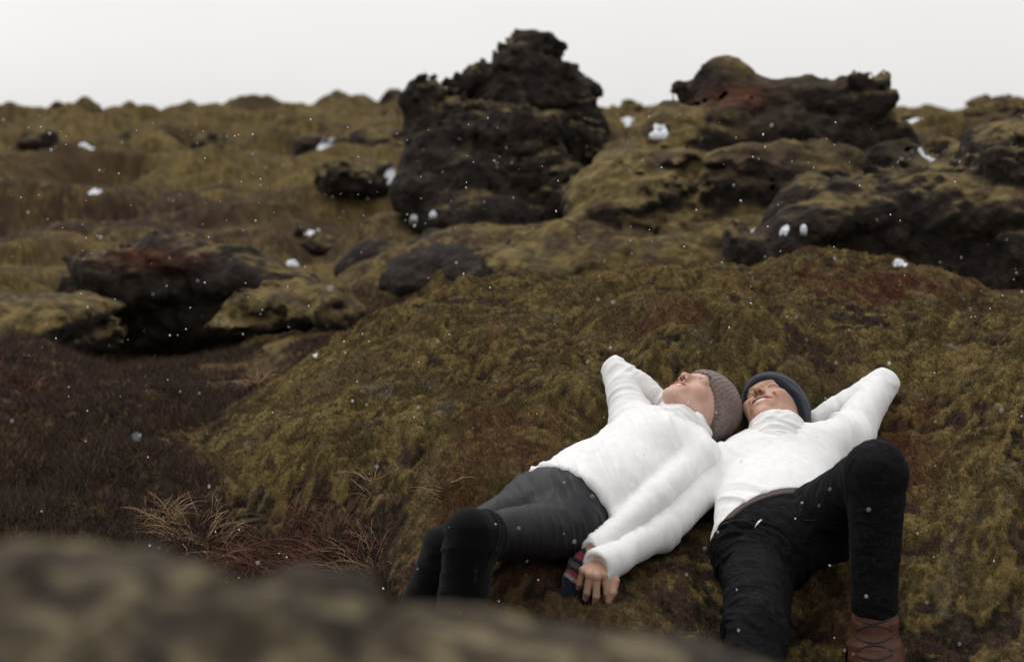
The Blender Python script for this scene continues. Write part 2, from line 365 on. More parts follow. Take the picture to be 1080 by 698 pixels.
def detail(x, y, rad, moss):
    """hummocks and moss clumps; returns height added and a fine clump value"""
    p = np.stack([x, y, 0*x], 1)
    near = 1 - sstep(5.5, 9, rad); mid = sstep(5.0, 9, rad)*(1 - sstep(60, 200, rad))
    wp = p + .10*np.stack([vnoise(p*3.1, 5), vnoise(p*3.1, 9), 0*x], 1)
    big = fbm(wp, 1.6, 3, .5, 1)*.06
    hq = wp @ np.array([[.8, .6, 0], [-.45, .75, 0], [0, 0, 1]]); hum = (np.abs(vnoise(hq*4.2, 2))+.6*np.abs(vnoise(hq*9.5, 22))-.45)*.066
    cl = fbm(wp, 27, 3, .62, 3); fine = -fbm(p, 44, 3, .6, 4, True)
    zn = big + hum*(.8+.2*moss) + (fbm(p, 1.5, 3, .6, 71))*.17*(1-moss) + cl*.0115 + fine*.008*(.5+.5*moss)
    lump = fbm(p, .33, 4, .52, 6, True); fp = wp*np.array([.55, 1, 1]); zf = -.30*sstep(10, 34, rad) + (lump-.3)*.55*sstep(8, 26, rad) + (np.abs(vnoise(fp*.9, 7))*1.2 + np.abs(vnoise(fp*2.3, 27))*.6 - .5)*.42*(.45+.55*sstep(6, 14, rad)) + fbm(fp, 3.3, 4, .6, 8)*.09
    return zn*near + zf*mid, cl, fine, lump, hum
PIG = dict(moss=np.array([.130,.092,.033]), moss2=np.array([.064,.045,.017]), pale=np.array([.170,.135,.062]), dark=np.array([.012,.010,.008]), red=np.array([.065,.024,.014]), heath=np.array([.040,.024,.018]), brown=np.array([.062,.038,.022]), grey=np.array([.085,.078,.066]), soil=np.array([.012,.010,.009]))
def colour(x, y, rad, moss, cl, fine, hum):
    p = np.stack([x, y, 0*x], 1)
    a = fbm(p, 1.9, 4, .55, 31); b = fbm(p, 6.5, 4, .6, 32); c = fbm(p, 24, 3, .6, 33); d = fbm(p, .5, 4, .6, 34); g = fbm(p, 75, 2, .6, 35)
    nearm = 1 - sstep(5.5, 8, rad)
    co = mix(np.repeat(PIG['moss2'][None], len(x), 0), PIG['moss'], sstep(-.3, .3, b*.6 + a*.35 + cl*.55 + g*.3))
    co = mix(co, PIG['pale'], sstep(.12, .5, fine*.4 + c*.3 + cl*.35 + a*.25)*.8)
    co = mix(co, PIG['grey'], sstep(.30, .55, fbm(p, 9.1, 3, .6, 38))*.4)
    co = mix(co, np.array([.070,.044,.024]), sstep(.0, .38, fbm(p, 2.6, 4, .62, 44) + .25*c)*.62)
    # dark dead moss and heather in patches, shade painted into creases and clump gaps
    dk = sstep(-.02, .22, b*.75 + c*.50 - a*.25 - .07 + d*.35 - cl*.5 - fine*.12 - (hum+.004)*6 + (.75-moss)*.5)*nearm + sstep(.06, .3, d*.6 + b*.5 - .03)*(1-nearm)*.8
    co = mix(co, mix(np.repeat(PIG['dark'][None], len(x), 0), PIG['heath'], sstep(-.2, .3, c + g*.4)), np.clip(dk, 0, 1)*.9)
    rd = sstep(.24, .5, fbm(p, 3.6, 4, .6, 36) + .2*c)*.5
    # the red-brown patch near the crest, right of the couple
    pr = np.exp(-(((x-1.27)/.42)**2 + ((y-4.95)/.24)**2)**1.2)
    pr2 = np.exp(-(((x-1.02)/.10)**2 + ((y-3.72)/.16)**2))
    rd = np.clip(rd + 1.3*pr*sstep(-.5, .2, b+c*.5) + .8*pr2, 0, 1)
    co = mix(co, PIG['red'], rd*nearm)
    rdf = sstep(-.02, .32, fbm(p*np.array([.6, 1.6, 1]), .30, 4, .6, 37) + .30*np.exp(-((rad-13.5)/3.5)**2) - .05)
    co = mix(co, PIG['brown']*.75, rdf*(1-nearm)*.95)
    he = mix(np.repeat(PIG['heath'][None]*.8, len(x), 0), PIG['brown'], sstep(-.1, .45, c*.7 + g*.5))
    he = mix(he, PIG['soil'], sstep(.0, .4, b + .3*c)*.75); he = mix(he, PIG['moss'], sstep(.0, .35, a + .5*c + b*.3)*.6); he = mix(he, PIG['pale'], sstep(.35, .6, c+g*.5+.3*b)*.35)
    co = mix(he, co, sstep(.15, .62, moss + .35*b + .2*a))
    return co*(1 + .34*g + .18*c)[:, None]
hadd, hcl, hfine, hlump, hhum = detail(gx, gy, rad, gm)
gz = clamp_by_bodies(gx, gy, gz + hadd)
gz -= .05*sstep(30, 60, rad)
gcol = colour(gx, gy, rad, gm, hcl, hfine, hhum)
nr, na = shape
I = np.arange(nr*na).reshape(nr, na)
GF = np.stack([I[:-1, :-1].ravel(), I[1:, :-1].ravel(), I[1:, 1:].ravel(), I[:-1, 1:].ravel()], 1)[:, ::-1]
GV = np.stack([gx, gy, gz], 1)
m_ground = mat('moss_ground', attr=True, rough=1, spec=.08, nscale=160, namt=.35, bump=.9, bscale=220, sheen=0)
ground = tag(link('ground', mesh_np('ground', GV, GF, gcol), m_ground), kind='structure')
def ground_z(x, y):
    x = np.atleast_1d(np.asarray(x, float)); y = np.atleast_1d(np.asarray(y, float))
    a = np.interp(np.degrees(np.arctan2(x, y)), azf, np.arange(len(azf))); r = np.interp(np.log(np.hypot(x, y)), np.log(rr), np.arange(len(rr)))
    i = np.clip(r.astype(int), 0, nr-2); j = np.clip(a.astype(int), 0, na-2); fr = r-i; fa = a-j; Z = gz.reshape(nr, na)
    return (Z[i, j]*(1-fr)+Z[i+1, j]*fr)*(1-fa) + (Z[i, j+1]*(1-fr)+Z[i+1, j+1]*fr)*fa
# ------------------------------------------------------------------ lava rocks and mossy outcrops
m_rock = mat('lava_rock', attr=True, rough=.95, spec=.2, nscale=14, namt=.4, bump=1.0, bscale=30)
def rock(name, lumps, h, label, cat, crag=.05, cf=3., mossy=.5, mossline=.35, red=None, seed=0, group=None, k=.12, pigdark=None, sink=True, smooth=.0, hi=1., dusty=False, bare=()):
    """lumps: (px, py, d, radius or (rx, ry, rz)) ; crag: amplitude of the broken lava surface"""
    pr = []
    for q in lumps:
        px, py, d, r = q[:4]; r = (r, r, r) if np.isscalar(r) else r
        pr.append(Ell(P(px, py, d), r, op=q[4] if len(q) > 4 else 'u', k=k))
    def ex(p, d):
        m_ = np.abs(d) < crag*3 + .1
        if m_.any():
            q = p[m_]
            w_ = q + .35/cf*np.stack([vnoise(q*cf*.9, seed+61), vnoise(q*cf*.9, seed+62), vnoise(q*cf*.9, seed+63)], 1)
            n = 1.3*(.45 - np.abs(vnoise(w_*cf*.8, seed+41))*2)*.6 + (.3 - np.abs(vnoise(w_*cf*1.9, seed+42)))*.9 + vnoise(q*cf*.4, seed+44)*.8 + hi*(fbm(w_, cf*4.2, 4, .62, seed+47, True)-.2)*.75
            up_ = .6 + .4*np.clip(fbm(q, cf*.35, 1, .5, seed+49)*2+.3, -.3, 1)
            d = d.copy(); d[m_] += crag*n*up_
        return d
    V, F = sdf_mesh(pr, h, ex, slack=crag*2.2)
    V, F = largest(V, F); V = relax(V, F, 1, .5); nn = vnormals(V, F)
    a = fbm(V, cf*.8, 4, .6, seed+51); b = fbm(V, cf*3.3, 4, .6, seed+52); c = fbm(V, cf*11, 3, .6, seed+53)
    co = mix(np.repeat(np.array([[.017,.012,.009]]), len(V), 0), np.array([.040,.029,.021]), sstep(-.1, .5, b*.7+c*.5))
    co = mix(co, np.array([.10,.09,.082]), sstep(.42, .7, c*.6+b*.5)*.6)
    mm = sstep(mossline-.16, mossline+.2, nn[:, 2] + .45*a + .22*b + (mossy-.5)*1.3)
    mo = mix(np.repeat(PIG['moss2'][None]*1.05, len(V), 0), PIG['moss']*1.05, sstep(-.25, .3, b+.4*c)); mo = mix(mo, PIG['pale']*.75, sstep(.2, .5, a+c*.5)*.5)
    mo = mix(mo, PIG['heath']*1.2, sstep(.1, .4, fbm(V, cf*1.5, 3, .6, seed+57))*.65)
    if dusty: mo = mix(np.repeat(np.array([[.040,.029,.018]]), len(V), 0), np.array([.145,.118,.066]), sstep(-.05, .3, b*.8+c*.3)); co = co*1.2
    for q in bare:      # faces too steep and broken for moss to hold
        mm = mm*(1 - np.clip(1.6*np.exp(-((V-P(*q[:3]))**2/np.array(q[3])**2).sum(1)**1.2)*(.75+.7*a), 0, 1))
    co = mix(co, mo, mm)
    if red is not None:
        c0 = P(*red[:3]); w_ = np.exp(-((V-c0)**2/np.array(red[3])**2).sum(1)**1.3)
        co = mix(co, np.array([.080,.027,.014]), np.clip(w_*1.5*(.6+.6*b), 0, 1))
    co = co*(1+.25*c)[:, None]
    xy = V[:, :2].mean(0); base = np.array([xy[0], xy[1], V[:, 2].min()])
    o = link(name, mesh_np(name, V-base, F, co), m_rock); o.location = base
    return tag(o, label, cat, group)
# 1 the dark spire in the middle distance
rock('lava_spire', [
 (555,60,11,(.11,.14,.11)),(540,68,11,(.13,.15,.10)),(574,66,11,(.13,.15,.10)),(552,72,11,(.20,.18,.13)),(530,84,11,(.17,.18,.11)),(585,80,11,(.20,.18,.11)),(612,98,11,(.14,.18,.13)),(515,95,11,(.12,.16,.14)),(560,105,11,(.42,.3,.18)),(612,125,10.95,(.17,.2,.2)),
 (470,116,10.95,(.20,.2,.12)),(446,116,10.9,(.11,.15,.15)),(470,140,10.9,(.27,.25,.2)),
 (535,145,10.9,(.60,.42,.26)),(612,155,10.9,(.20,.3,.25)),(460,175,10.8,(.26,.3,.3)),(540,190,10.8,(.66,.5,.3)),(445,205,10.6,(.22,.3,.18)),
 (520,230,10.6,(.62,.5,.26)),(595,215,10.6,(.32,.4,.26)),(560,262,10.3,(.6,.5,.2))], .019,
 'tall jagged black lava spire with a knobbed top, highest rock on the skyline', 'lava rock', crag=.075, cf=3.3, mossy=.27, mossline=.58, seed=1, k=.05, hi=1.2)
# 2 big mossy outcrop right of it
rock('mossy_outcrop', [
 (765,92,8.8,(.20,.2,.12)),(740,108,8.8,(.14,.16,.14)),(800,110,8.7,(.2,.22,.16)),(860,118,8.6,(.24,.24,.17)),(880,118,8.6,(.13,.15,.10)),(838,106,8.6,(.15,.18,.12)),
 (720,150,8.5,(.26,.3,.17)),(668,182,8.4,(.22,.3,.17)),(640,215,8.2,(.24,.3,.18)),(790,150,8.6,(.42,.34,.22)),(870,160,8.6,(.38,.34,.26)),(935,178,8.6,(.24,.3,.2)),(600,258,7.8,(.30,.3,.16)),(690,235,7.9,(.42,.4,.26)),
 (745,200,8.1,(.36,.34,.2)),(790,230,8.0,(.44,.4,.3)),(850,215,8.2,(.44,.4,.3)),(910,220,8.3,(.4,.4,.26)),(660,285,7.6,(.5,.4,.24)),(760,290,7.6,(.5,.4,.25)),(565,290,7.4,(.25,.3,.12)),(850,270,7.8,(.5,.4,.3)),(960,215,8.5,(.3,.4,.2)),
 (720,178,7.85,(.28,.16,.045),'s'),(770,215,7.65,(.34,.12,.05),'s')], .02,
 'large outcrop draped in olive moss with a rusty red patch on its top', 'rock outcrop', crag=.12, cf=2.6, mossy=.46, mossline=.27, hi=.6, bare=[(885,150,8.4,(.42,.6,.42)),(835,110,8.5,(.4,.5,.16)),(745,92,8.7,(.26,.5,.13)),(800,185,8.1,(.3,.5,.1))], red=(778,106,8.62,(.22,.3,.09)), seed=2, k=.14)
# 3 dark cave-like rock at the right
rock('lava_outcrop', [
 (890,222,7.0,(.22,.25,.15)),(855,245,6.9,(.20,.25,.12)),(825,268,6.8,(.24,.25,.10)),(945,215,7.0,(.26,.3,.15)),(1000,215,7.0,(.26,.3,.17)),(1050,200,7.0,(.22,.3,.18)),(1075,160,7.4,(.25,.3,.14)),(960,190,7.5,(.3,.3,.1)),(1100,200,7.0,(.3,.4,.3)),(1060,160,7.8,(.34,.3,.12)),(1120,150,7.7,(.3,.3,.2)),(1010,180,7.9,(.3,.3,.12)),
 (990,285,6.9,(.5,.3,.3)),(1060,285,6.8,(.42,.3,.36)),(900,285,7.0,(.34,.22,.2)),(1130,280,6.8,(.5,.4,.5)),(880,270,6.62,(.17,.14,.11),'s'),(935,272,6.6,(.22,.16,.13),'s'),(1010,262,6.55,(.2,.1,.12),'s')], .018,
 'dark hollowed lava outcrop capped with grey green moss at the right edge', 'rock outcrop', crag=.11, cf=2.9, mossy=.27, mossline=.50, hi=.8, seed=3, k=.12)
# 4 dark overhanging rock at the left
rock('overhanging_rock', [
 (125,285,8.6,(.22,.3,.13)),(180,272,8.6,(.28,.3,.13)),(165,300,8.6,(.42,.35,.20)),(225,280,8.5,(.3,.3,.13)),(255,292,8.4,(.3,.3,.14)),(300,300,8.4,(.22,.25,.10)),(190,335,8.75,(.5,.3,.25)),(250,335,8.6,(.4,.3,.22)),(140,345,8.8,(.4,.3,.25)),(110,320,8.8,(.3,.3,.2)),(95,280,8.6,(.14,.2,.07))], .02,
 'dark overhanging lava rock with rusty moss on its flat top at the left', 'lava rock', crag=.06, cf=3.0, mossy=.34, mossline=.60, red=(165,272,8.4,(.30,.3,.06)), seed=4, k=.12)
rock('mossy_boulder', [(40,340,7.9,(.34,.45,.10)),(85,326,8.0,(.24,.4,.06)),(0,352,7.8,(.4,.5,.13)),(-50,350,7.8,(.4,.4,.2)),(50,360,7.95,(.4,.3,.12)),(10,308,9.0,(.4,.3,.08))], .02,
 'low slab boulder with pale moss on top at the left edge', 'boulder', crag=.04, cf=3.2, mossy=.55, mossline=.40, seed=5, k=.12)
rock('mossy_boulder', [(300,318,7.7,(.22,.25,.10)),(345,330,7.6,(.2,.25,.09)),(280,330,7.7,(.16,.2,.07)),(260,340,7.6,(.18,.2,.05))], .02,
 'rounded yellow moss boulder below the dark overhanging rock', 'boulder', crag=.065, cf=3.6, mossy=.62, mossline=.25, seed=6, k=.12)
rock('lava_boulder', [(400,270,9.2,(.16,.2,.1)),(385,285,9.2,(.2,.2,.1)),(430,285,9.0,(.22,.25,.12)),(410,248,9.6,(.1,.1,.08))], .02,
 'small dark boulder with a grey top, left of the spire foot', 'boulder', crag=.04, cf=3.6, mossy=.2, mossline=.5, seed=7, k=.1)
rock('lava_boulder', [(470,280,8.4,(.3,.25,.12)),(510,290,8.2,(.24,.25,.10)),(440,300,8.2,(.2,.2,.09)),(455,262,8.8,(.14,.2,.10))], .02,
 'black broken boulder in front of the spire foot', 'boulder', crag=.05, cf=3.6, mossy=.05, mossline=.7, seed=8, k=.1)
# small far rocks, each a thing of its own
FR = [(38,140,27,.34,'small dark rock far up the slope, nearest the left edge'),(148,133,26,.55,'jagged dark rock standing alone on the far left slope'),(105,142,26,.28,'small dark knob just left of the jagged lone rock'),
 (238,133,27,.6,'long low dark rock on the far slope between the lone rock and the spire'),(240,114,33,.34,'little dark rock close under the skyline at the left'),(345,136,25,.55,'flat dark rock right of the long low one on the far slope'),
 (405,138,24,.6,'dark rock on the far slope just left of the spire'),(375,216,14,.38,'dark flat rock halfway up the slope, left of the spire foot'),(330,270,11,.2,'small black rock beside the snow left of the spire'),
 (70,102,36,.45,'knob on the left skyline'),(135,102,36,.4,'double knob on the left skyline above the jagged rock'),(430,100,34,.55,'low hump on the skyline touching the left of the spire'),(412,112,33,.3,'small dark stone below the skyline hump by the spire'),
 (1015,118,21,.42,'mossy boulder on the right skyline'),(1048,118,20,.40,'rounded boulder on the skyline nearest the right edge'),(975,124,20,.32,'mossy hump on the right skyline beside the big outcrop'),(930,128,20,.26,'low dark stone on the skyline just right of the big outcrop'),
 (655,118,26,.34,'small mossy stone on the skyline right of the spire'),(700,124,24,.3,'mossy stone on the skyline left of the red topped outcrop')]
for i_, (px, py, d, r, lb) in enumerate(FR):
    g_ = P(px, py, d); g_[2] = ground_z(g_[0], g_[1])[0] + r*.28; px, py, d = project(g_)
    rg = np.random.default_rng(100+i_); lu = [(px, py+6, d, (r, r, r*.5))]
    for j_ in range(4): lu.append((px + rg.uniform(-1, 1)*r*.8*FPX/d, py + rg.uniform(-.25, .5)*r*FPX/d, d + rg.uniform(-.2, .2), (r*rg.uniform(.25, .6), r*.5, r*rg.uniform(.2, .42))))
    far_moss = px > 600 or py < 106
    rock('far_rock', lu, max(r*.07, .02), lb, 'rock', crag=r*.22, cf=1.6/r, mossy=.62 if far_moss else .34, mossline=.3 if far_moss else .5, seed=20+i_, k=r*.3, group='scattered rocks on the far slope')
# mossy hummock right in front of the lens (far out of focus)
rock('foreground_hummock', [
 (-60,736,0.788,(0.0830,0.1327,0.0664)),(20,760,0.788,(0.0913,0.1327,0.0688)),(110,770,0.788,(0.0830,0.1244,0.0647)),(200,772,0.805,(0.0830,0.1244,0.0614)),(300,780,0.830,(0.0913,0.1244,0.0614)),(400,784,0.847,(0.0913,0.1244,0.0614)),(500,787,0.863,(0.0913,0.1244,0.0614)),(600,797,0.880,(0.0913,0.1244,0.0614)),(690,800,0.895,(0.0830,0.1161,0.0598)),(770,805,0.913,(0.0747,0.0996,0.0548)),(845,830,0.913,(0.0747,0.0996,0.0498)),
 (-30,1060,0.871,(0.2904,0.2489,0.2157)),(300,1150,0.913,(0.3733,0.2489,0.2323)),(600,1190,0.913,(0.3318,0.2489,0.2323)),(0,1700,0.913,(0.4978,0.3733,0.4148)),(400,1700,0.996,(0.5807,0.3733,0.4148)),(300,2300,1.078,(0.6637,0.4563,0.4148))], .008,
 'brown mossy hummock out of focus right in front of the camera', 'hummock', crag=.011, cf=14, mossy=.16, mossline=.40, dusty=True, seed=60, k=.045)
# ------------------------------------------------------------------ people
SK_M = np.array([.43,.255,.175]); SK_W = np.array([.52,.32,.245])
def skin_mat(name): return mat(name, attr=True, rough=.48, spec=.35, nscale=260, namt=.06, bump=.15, bscale=500, sss=.04)
m_knit = mat('white_fleece', (.73,.715,.695), rough=.95, spec=.1, nscale=45, namt=.05, bump=.6, bscale=420, sheen=.25)
m_denim = mat('black_denim', attr=True, rough=.85, spec=.10, nscale=240, namt=.25, bump=.5, bscale=600, sheen=.0)
m_legging = mat('grey_leggings', (.0085,.0085,.0100), rough=.5, spec=.2, nscale=60, namt=.12, bump=.3, bscale=400)
m_suede = mat('black_suede', (.0022,.0021,.0023), rough=1, spec=.03, nscale=120, namt=.4, bump=.5, bscale=500, sheen=.05)
m_beanW = mat('brown_wool', attr=True, rough=1, spec=.05, nscale=300, namt=.3, bump=.8, bscale=420, sheen=.25)
m_beanM = mat('navy_wool', (.017,.020,.028), rough=1, spec=.05, nscale=200, namt=.25, bump=.8, bscale=420, sheen=.15)
m_leather = mat('brown_leather', (.072,.027,.014), rough=.6, spec=.35, nscale=45, namt=.3, bump=.4, bscale=300)
m_sole = mat('boot_sole', (.02,.015,.012), rough=.8)
m_belt = mat('belt_leather', (.045,.026,.022), rough=.6, nscale=300, namt=.6, bump=.6, bscale=500)
m_metal = mat('buckle_metal', (.6,.6,.6), rough=.25, spec=.6); m_metal.node_tree.nodes['Principled BSDF'].inputs['Metallic'].default_value = .9
m_dark = mat('dark_hair', (.010,.007,.006), rough=.6); m_teeth = mat('teeth', (.80,.76,.70), rough=.3)
m_eye = mat('eye', attr=True, rough=.15, spec=.5)
m_warm = mat('striped_wool', attr=True, rough=1, spec=.05, nscale=300, namt=.25, bump=.7, bscale=420, sheen=.2)
m_lace = mat('boot_lace', (.03,.02,.018), rough=.9)

def tube(pts, r, n=8, closed=False):
    pts = np.array(pts, float); m_ = len(pts); r = np.broadcast_to(r, m_); V = []
    for i in range(m_):
        a = pts[(i+1) % m_] if closed or i < m_-1 else pts[i]; b = pts[i-1] if closed or i > 0 else pts[i]
        t = nrm(a-b); s_ = np.cross(t, [.13, .2, .97]); s_ = nrm(s_); q = np.cross(t, s_)
        for k in range(n): th = 2*math.pi*k/n; V.append(pts[i] + r[i]*(math.cos(th)*s_ + math.sin(th)*q))
    F = []
    for i in range(m_ if closed else m_-1):
        j = (i+1) % m_
        for k in range(n): F.append([i*n+k, i*n+(k+1) % n, j*n+(k+1) % n, j*n+k])
    V = np.array(V); F = np.array(F)
    if not closed:
        V = np.vstack([V, pts[0], pts[-1]]); c = len(V)-2
        F = np.vstack([F, [[c, (k+1) % n, k, c] for k in range(n)], [[c+1, (m_-1)*n+k, (m_-1)*n+(k+1) % n, c+1] for k in range(n)]])
    return V, F
def tube_mesh(name, pts, r, base, n=8, closed=False):
    V, F = tube(pts, r, n, closed); me = bpy.data.meshes.new(name)
    me.from_pydata((V-base).tolist(), [], [list(dict.fromkeys(f)) for f in F.tolist()]); me.update(); return me
def curve(pts, n=16):
    pts = np.array(pts, float); o = []; m_ = len(pts)
    for i in range(m_-1):
        p0 = pts[max(i-1, 0)]; p1 = pts[i]; p2 = pts[i+1]; p3 = pts[min(i+2, m_-1)]
        for t in np.linspace(0, 1, n, endpoint=False): o.append(.5*((2*p1)+(-p0+p2)*t+(2*p0-5*p1+4*p2-p3)*t*t+(-p0+3*p1-3*p2+p3)*t**3))
    o.append(pts[-1]); return np.array(o)

def head_prims(c, M, smile=0., S=1.0, jaw=1.0):
    W = lambda *l: c + (np.array(l)*S) @ M
    E = lambda l, r, op='u', k=.012: Ell(W(*l), np.array(r)*S, M, op, k)
    C = lambda a, b, ra, rb=None, op='u', k=.012: Prim(W(*a), W(*b), ra*S if np.isscalar(ra) else np.array(ra)*S, None if rb is None else (rb*S if np.isscalar(rb) else np.array(rb)*S), side=M[0], op=op, k=k)
    pr = [E((0,-.015,.028),(.075,.094,.088)), E((0,.028,-.03),(.060*jaw,.064,.082), k=.02), C((-.043*jaw,.005,-.062),(-.004,.074,-.096),.024,.020,k=.018), C((.043*jaw,.005,-.062),(.004,.074,-.096),.024,.020,k=.018),
          E((0,.080,-.097),(.019,.015,.013),k=.012), E((.037,.055,-.020-.0),(.027,.026,.024),k=.014), E((-.037,.055,-.020),(.027,.026,.024),k=.014),
          C((-.03,.073,.036),(.03,.073,.036),.013,k=.014), E((0,.070,.055),(.05,.024,.03),k=.015),
          C((0,.086,.022),(0,.108,-.014),.0075,.0095,k=.010), E((0,.109,-.020),(.0095,.009,.008),k=.007), E((.0120,.100,-.024),(.0070,.009,.0062),k=.005), E((-.0120,.100,-.024),(.0070,.009,.0062),k=.005),
          E((.032,.094,.014),(.019,.013,.0115),'s',.010), E((-.032,.094,.014),(.019,.013,.0115),'s',.010),
          E((.031,.071,.013),(.0165,.0155,.0125),k=.004), E((-.031,.071,.013),(.0165,.0155,.0125),k=.004),
          E((.0065,.105,-.0305),(.0034,.0055,.0045),'s',.002), E((-.0065,.105,-.0305),(.0034,.0055,.0045),'s',.002),
          E((0,.080,-.060),(.034,.018,.024),k=.012)]
    w_ = .025 + .008*smile; up = .010*smile; bk = .008*smile
    for sx in (-1, 1):
        pr += [C((0,.0965,-.0465),(sx*w_*.5,.0945-bk*.3,-.0480+up*.25),.0058,.0055,k=.003), C((sx*w_*.5,.0945-bk*.3,-.0480+up*.25),(sx*w_,.0835-bk,-.0555+up),.0055,.003,k=.003),
               C((0,.0935,-.0680),(sx*w_*.5,.092-bk*.3,-.0665+up*.3),.0068,.0062,k=.003), C((sx*w_*.5,.092-bk*.3,-.0665+up*.3),(sx*w_,.0835-bk,-.0565+up),.0062,.003,k=.003)]
    if smile > .5:
        for sx in (-1, 1): pr += [E((sx*.043,.062,-.016),(.020,.020,.016),k=.010), C((sx*.036,.080,-.026),(sx*.045,.066,-.060),.0022,.002,'s',.008)]
    o = .0066 if smile > .5 else .0062
    for sx in (-1, 1): pr.append(Prim(W(0,.100,-.0572),W(sx*w_*.84,.087-bk,-.0560+up*.80),(.017*S,o*S),(.010*S,.0022*S),side=M[1],op='s',k=.0015))
    return pr, W
def skin_color(V, c, M, tone, S=1.0, smile=0, blush=1.):
    l = ((V-c) @ M.T)/S; co = np.repeat(tone[None], len(V), 0)
    n = fbm(V, 60, 3, .6, 70); co = co*(1+.07*n)[:, None]
    w_ = .025+.008*smile; up = .010*smile; zz = -.0565 + up*np.clip(np.abs(l[:, 0])/w_, 0, 1)**1.6
    lips = np.exp(-((l[:, 2]-zz)/.0125)**4 - (l[:, 0]/(w_*1.02))**6)*(l[:, 1] > .070)
    co = mix(co, tone*np.array([.80,.42,.42]), lips*.85)
    inn = np.exp(-((l[:, 2]-zz)/.0042)**4 - (l[:, 0]/(w_*.85))**6)*(l[:, 1] > .06)*(l[:, 1] < .094)
    co = mix(co, np.array([.05,.012,.012]), inn*.9)
    for sx in (-1, 1):
        ch = np.exp(-((l[:, 0]-sx*.042)/.022)**2-((l[:, 1]-.06)/.03)**2-((l[:, 2]+.02)/.022)**2); co = mix(co, tone*np.array([1.02,.72,.70]), ch*.5*blush)
    ns = np.exp(-((l[:, 0])/.016)**2-((l[:, 1]-.112)/.016)**2-((l[:, 2]+.022)/.014)**2); co = mix(co, tone*np.array([1.0,.72,.70]), ns*.45*blush)
    nst = np.zeros(len(V))
    for sx in (-1, 1): nst = np.maximum(nst, np.exp(-((l[:, 0]-sx*.0065)/.0045)**4-((l[:, 1]-.103)/.008)**4-((l[:, 2]+.029)/.0055)**4))
    return mix(co, np.array([.03,.01,.008]), nst*.8)
def hand(wr, palm, knuck, curl, thumb, r=.0088, away=None, L_=.047):
    """wrist, palm centre, list of four knuckle points, a direction each finger leaves in and the direction it curls to"""
    mid = (knuck[0]+knuck[3])/2; pr = [Prim(wr, wr + (palm-wr)*.35, (.025,.017), (.026,.015), side=knuck[3]-knuck[0], k=.01)]
    for kp in knuck: pr.append(Prim(wr + (kp-mid)*.45, kp, .0135, .0088, k=.010))
    lens = (.92, 1.0, .95, .76)
    for i, kp in enumerate(knuck):
        d1, d2, d3 = [nrm(v) for v in curl[i]]; l = L_*lens[i]
        p1 = kp + d1*l; p2 = p1 + d2*l*.62; p3 = p2 + d3*l*.48; rr_ = r*(.86 if i == 3 else 1)
        pr += [Prim(palm + (kp-palm)*.6, kp, rr_*1.05, rr_*1.12, k=.006), Prim(kp, p1, rr_*1.08, rr_, k=.004), Prim(p1, p2, rr_, rr_*.92, k=.003), Prim(p2, p3, rr_*.92, rr_*.8, k=.003)]
    t0, t1, t2, t3 = thumb
    return pr + [Prim(t0, t1, .014, .0118, k=.010), Prim(t1, t2, .0115, .0105, k=.004), Prim(t2, t3, .0105, .0085, k=.003)]

def folds(V, Nn, segs, seed):
    """cloth creases: displacement along the normals, run across each limb, strongest at the joints"""
    out_ = np.zeros(len(V)); wsum = np.full(len(V), 1e-6)
    for a, b, r, amp, fr, js, tilt in segs:
        ax = b-a; L_ = np.linalg.norm(ax); n3 = ax/L_; n1 = nrm(np.cross(n3, [.3, .2, .9])); n2 = np.cross(n3, n1)
        q = V-a; s_ = q @ n3; x = q @ n1; y = q @ n2; t = np.clip(s_/L_, 0, 1)
        dd = np.linalg.norm(q - np.outer(t*L_, n3), axis=1); w_ = np.exp(-np.clip(dd-r, 0, 1)/.02) + 1e-6
        j = js[0]*np.exp(-(s_/.07)**2) + js[1]*np.exp(-((s_-L_)/.07)**2) + .35
        u = np.stack([(s_ + tilt*x + tilt*.5*y)*fr, x*fr*.28, y*fr*.28], 1)
        u = u + .5*np.stack([vnoise(u*.7, seed+3), vnoise(u*.7, seed+5), vnoise(u*.7, seed+7)], 1)
        f = 1 - 2*np.abs(vnoise(u, seed)); f = np.sign(f)*np.abs(f)**1.3*.7 + .45*(1 - 2*np.abs(vnoise(u*2.3, seed+2)))
        out_ += w_*f*amp*j; wsum += w_
    return V + Nn*(out_/wsum)[:, None]
def cloth(name, prims, h, material, root, base, segs=None, seed=0, it=2, colf=None, extra=None):
    V, F = sdf_mesh(prims, h, extra); V, F = largest(V, F); V = relax(V, F, it, .5)
    if segs: V = folds(V, vnormals(V, F), segs, seed)
    return link(name, mesh_np(name, V-base, F, colf(V) if colf else None), material, root)

# =================================================================== the man
J = MAN; HC = J['head']; HM = J['HM']; sideT = J['shL']-J['shR']; sideP = J['hipL']-J['hipR']; bodyx = nrm(J['pelvis']-J['chest'])
fr_m = nrm(np.cross(sideT, -bodyx)); fr_m = fr_m if fr_m[2] > 0 else -fr_m       # out of the chest
hp, HW = head_prims(HC, HM, smile=1., jaw=1.06)
knuck = [P(637,606,3.265), P(629.5,607.5,3.252), P(622,605.5,3.252), P(615,601,3.265)]
dn = P(620,640,3.25)-P(622,615,3.25); dn = nrm(dn); aw = np.array([0, 1., 0]); lf = np.array([-1., 0, 0])
curl = [(dn+.1*aw-.25*lf, dn+.9*aw+.0*lf, aw-.2*dn), (dn+.15*aw-.06*lf, dn+.8*aw, aw+.1*dn), (dn+.25*aw+.05*lf, dn+1.*aw, aw), (dn+.35*aw+.15*lf, dn*.8+1.*aw, aw)]
body = hp + [Prim(HW(0,-.025,-.05), J['neck'], .056, .060, k=.02)]
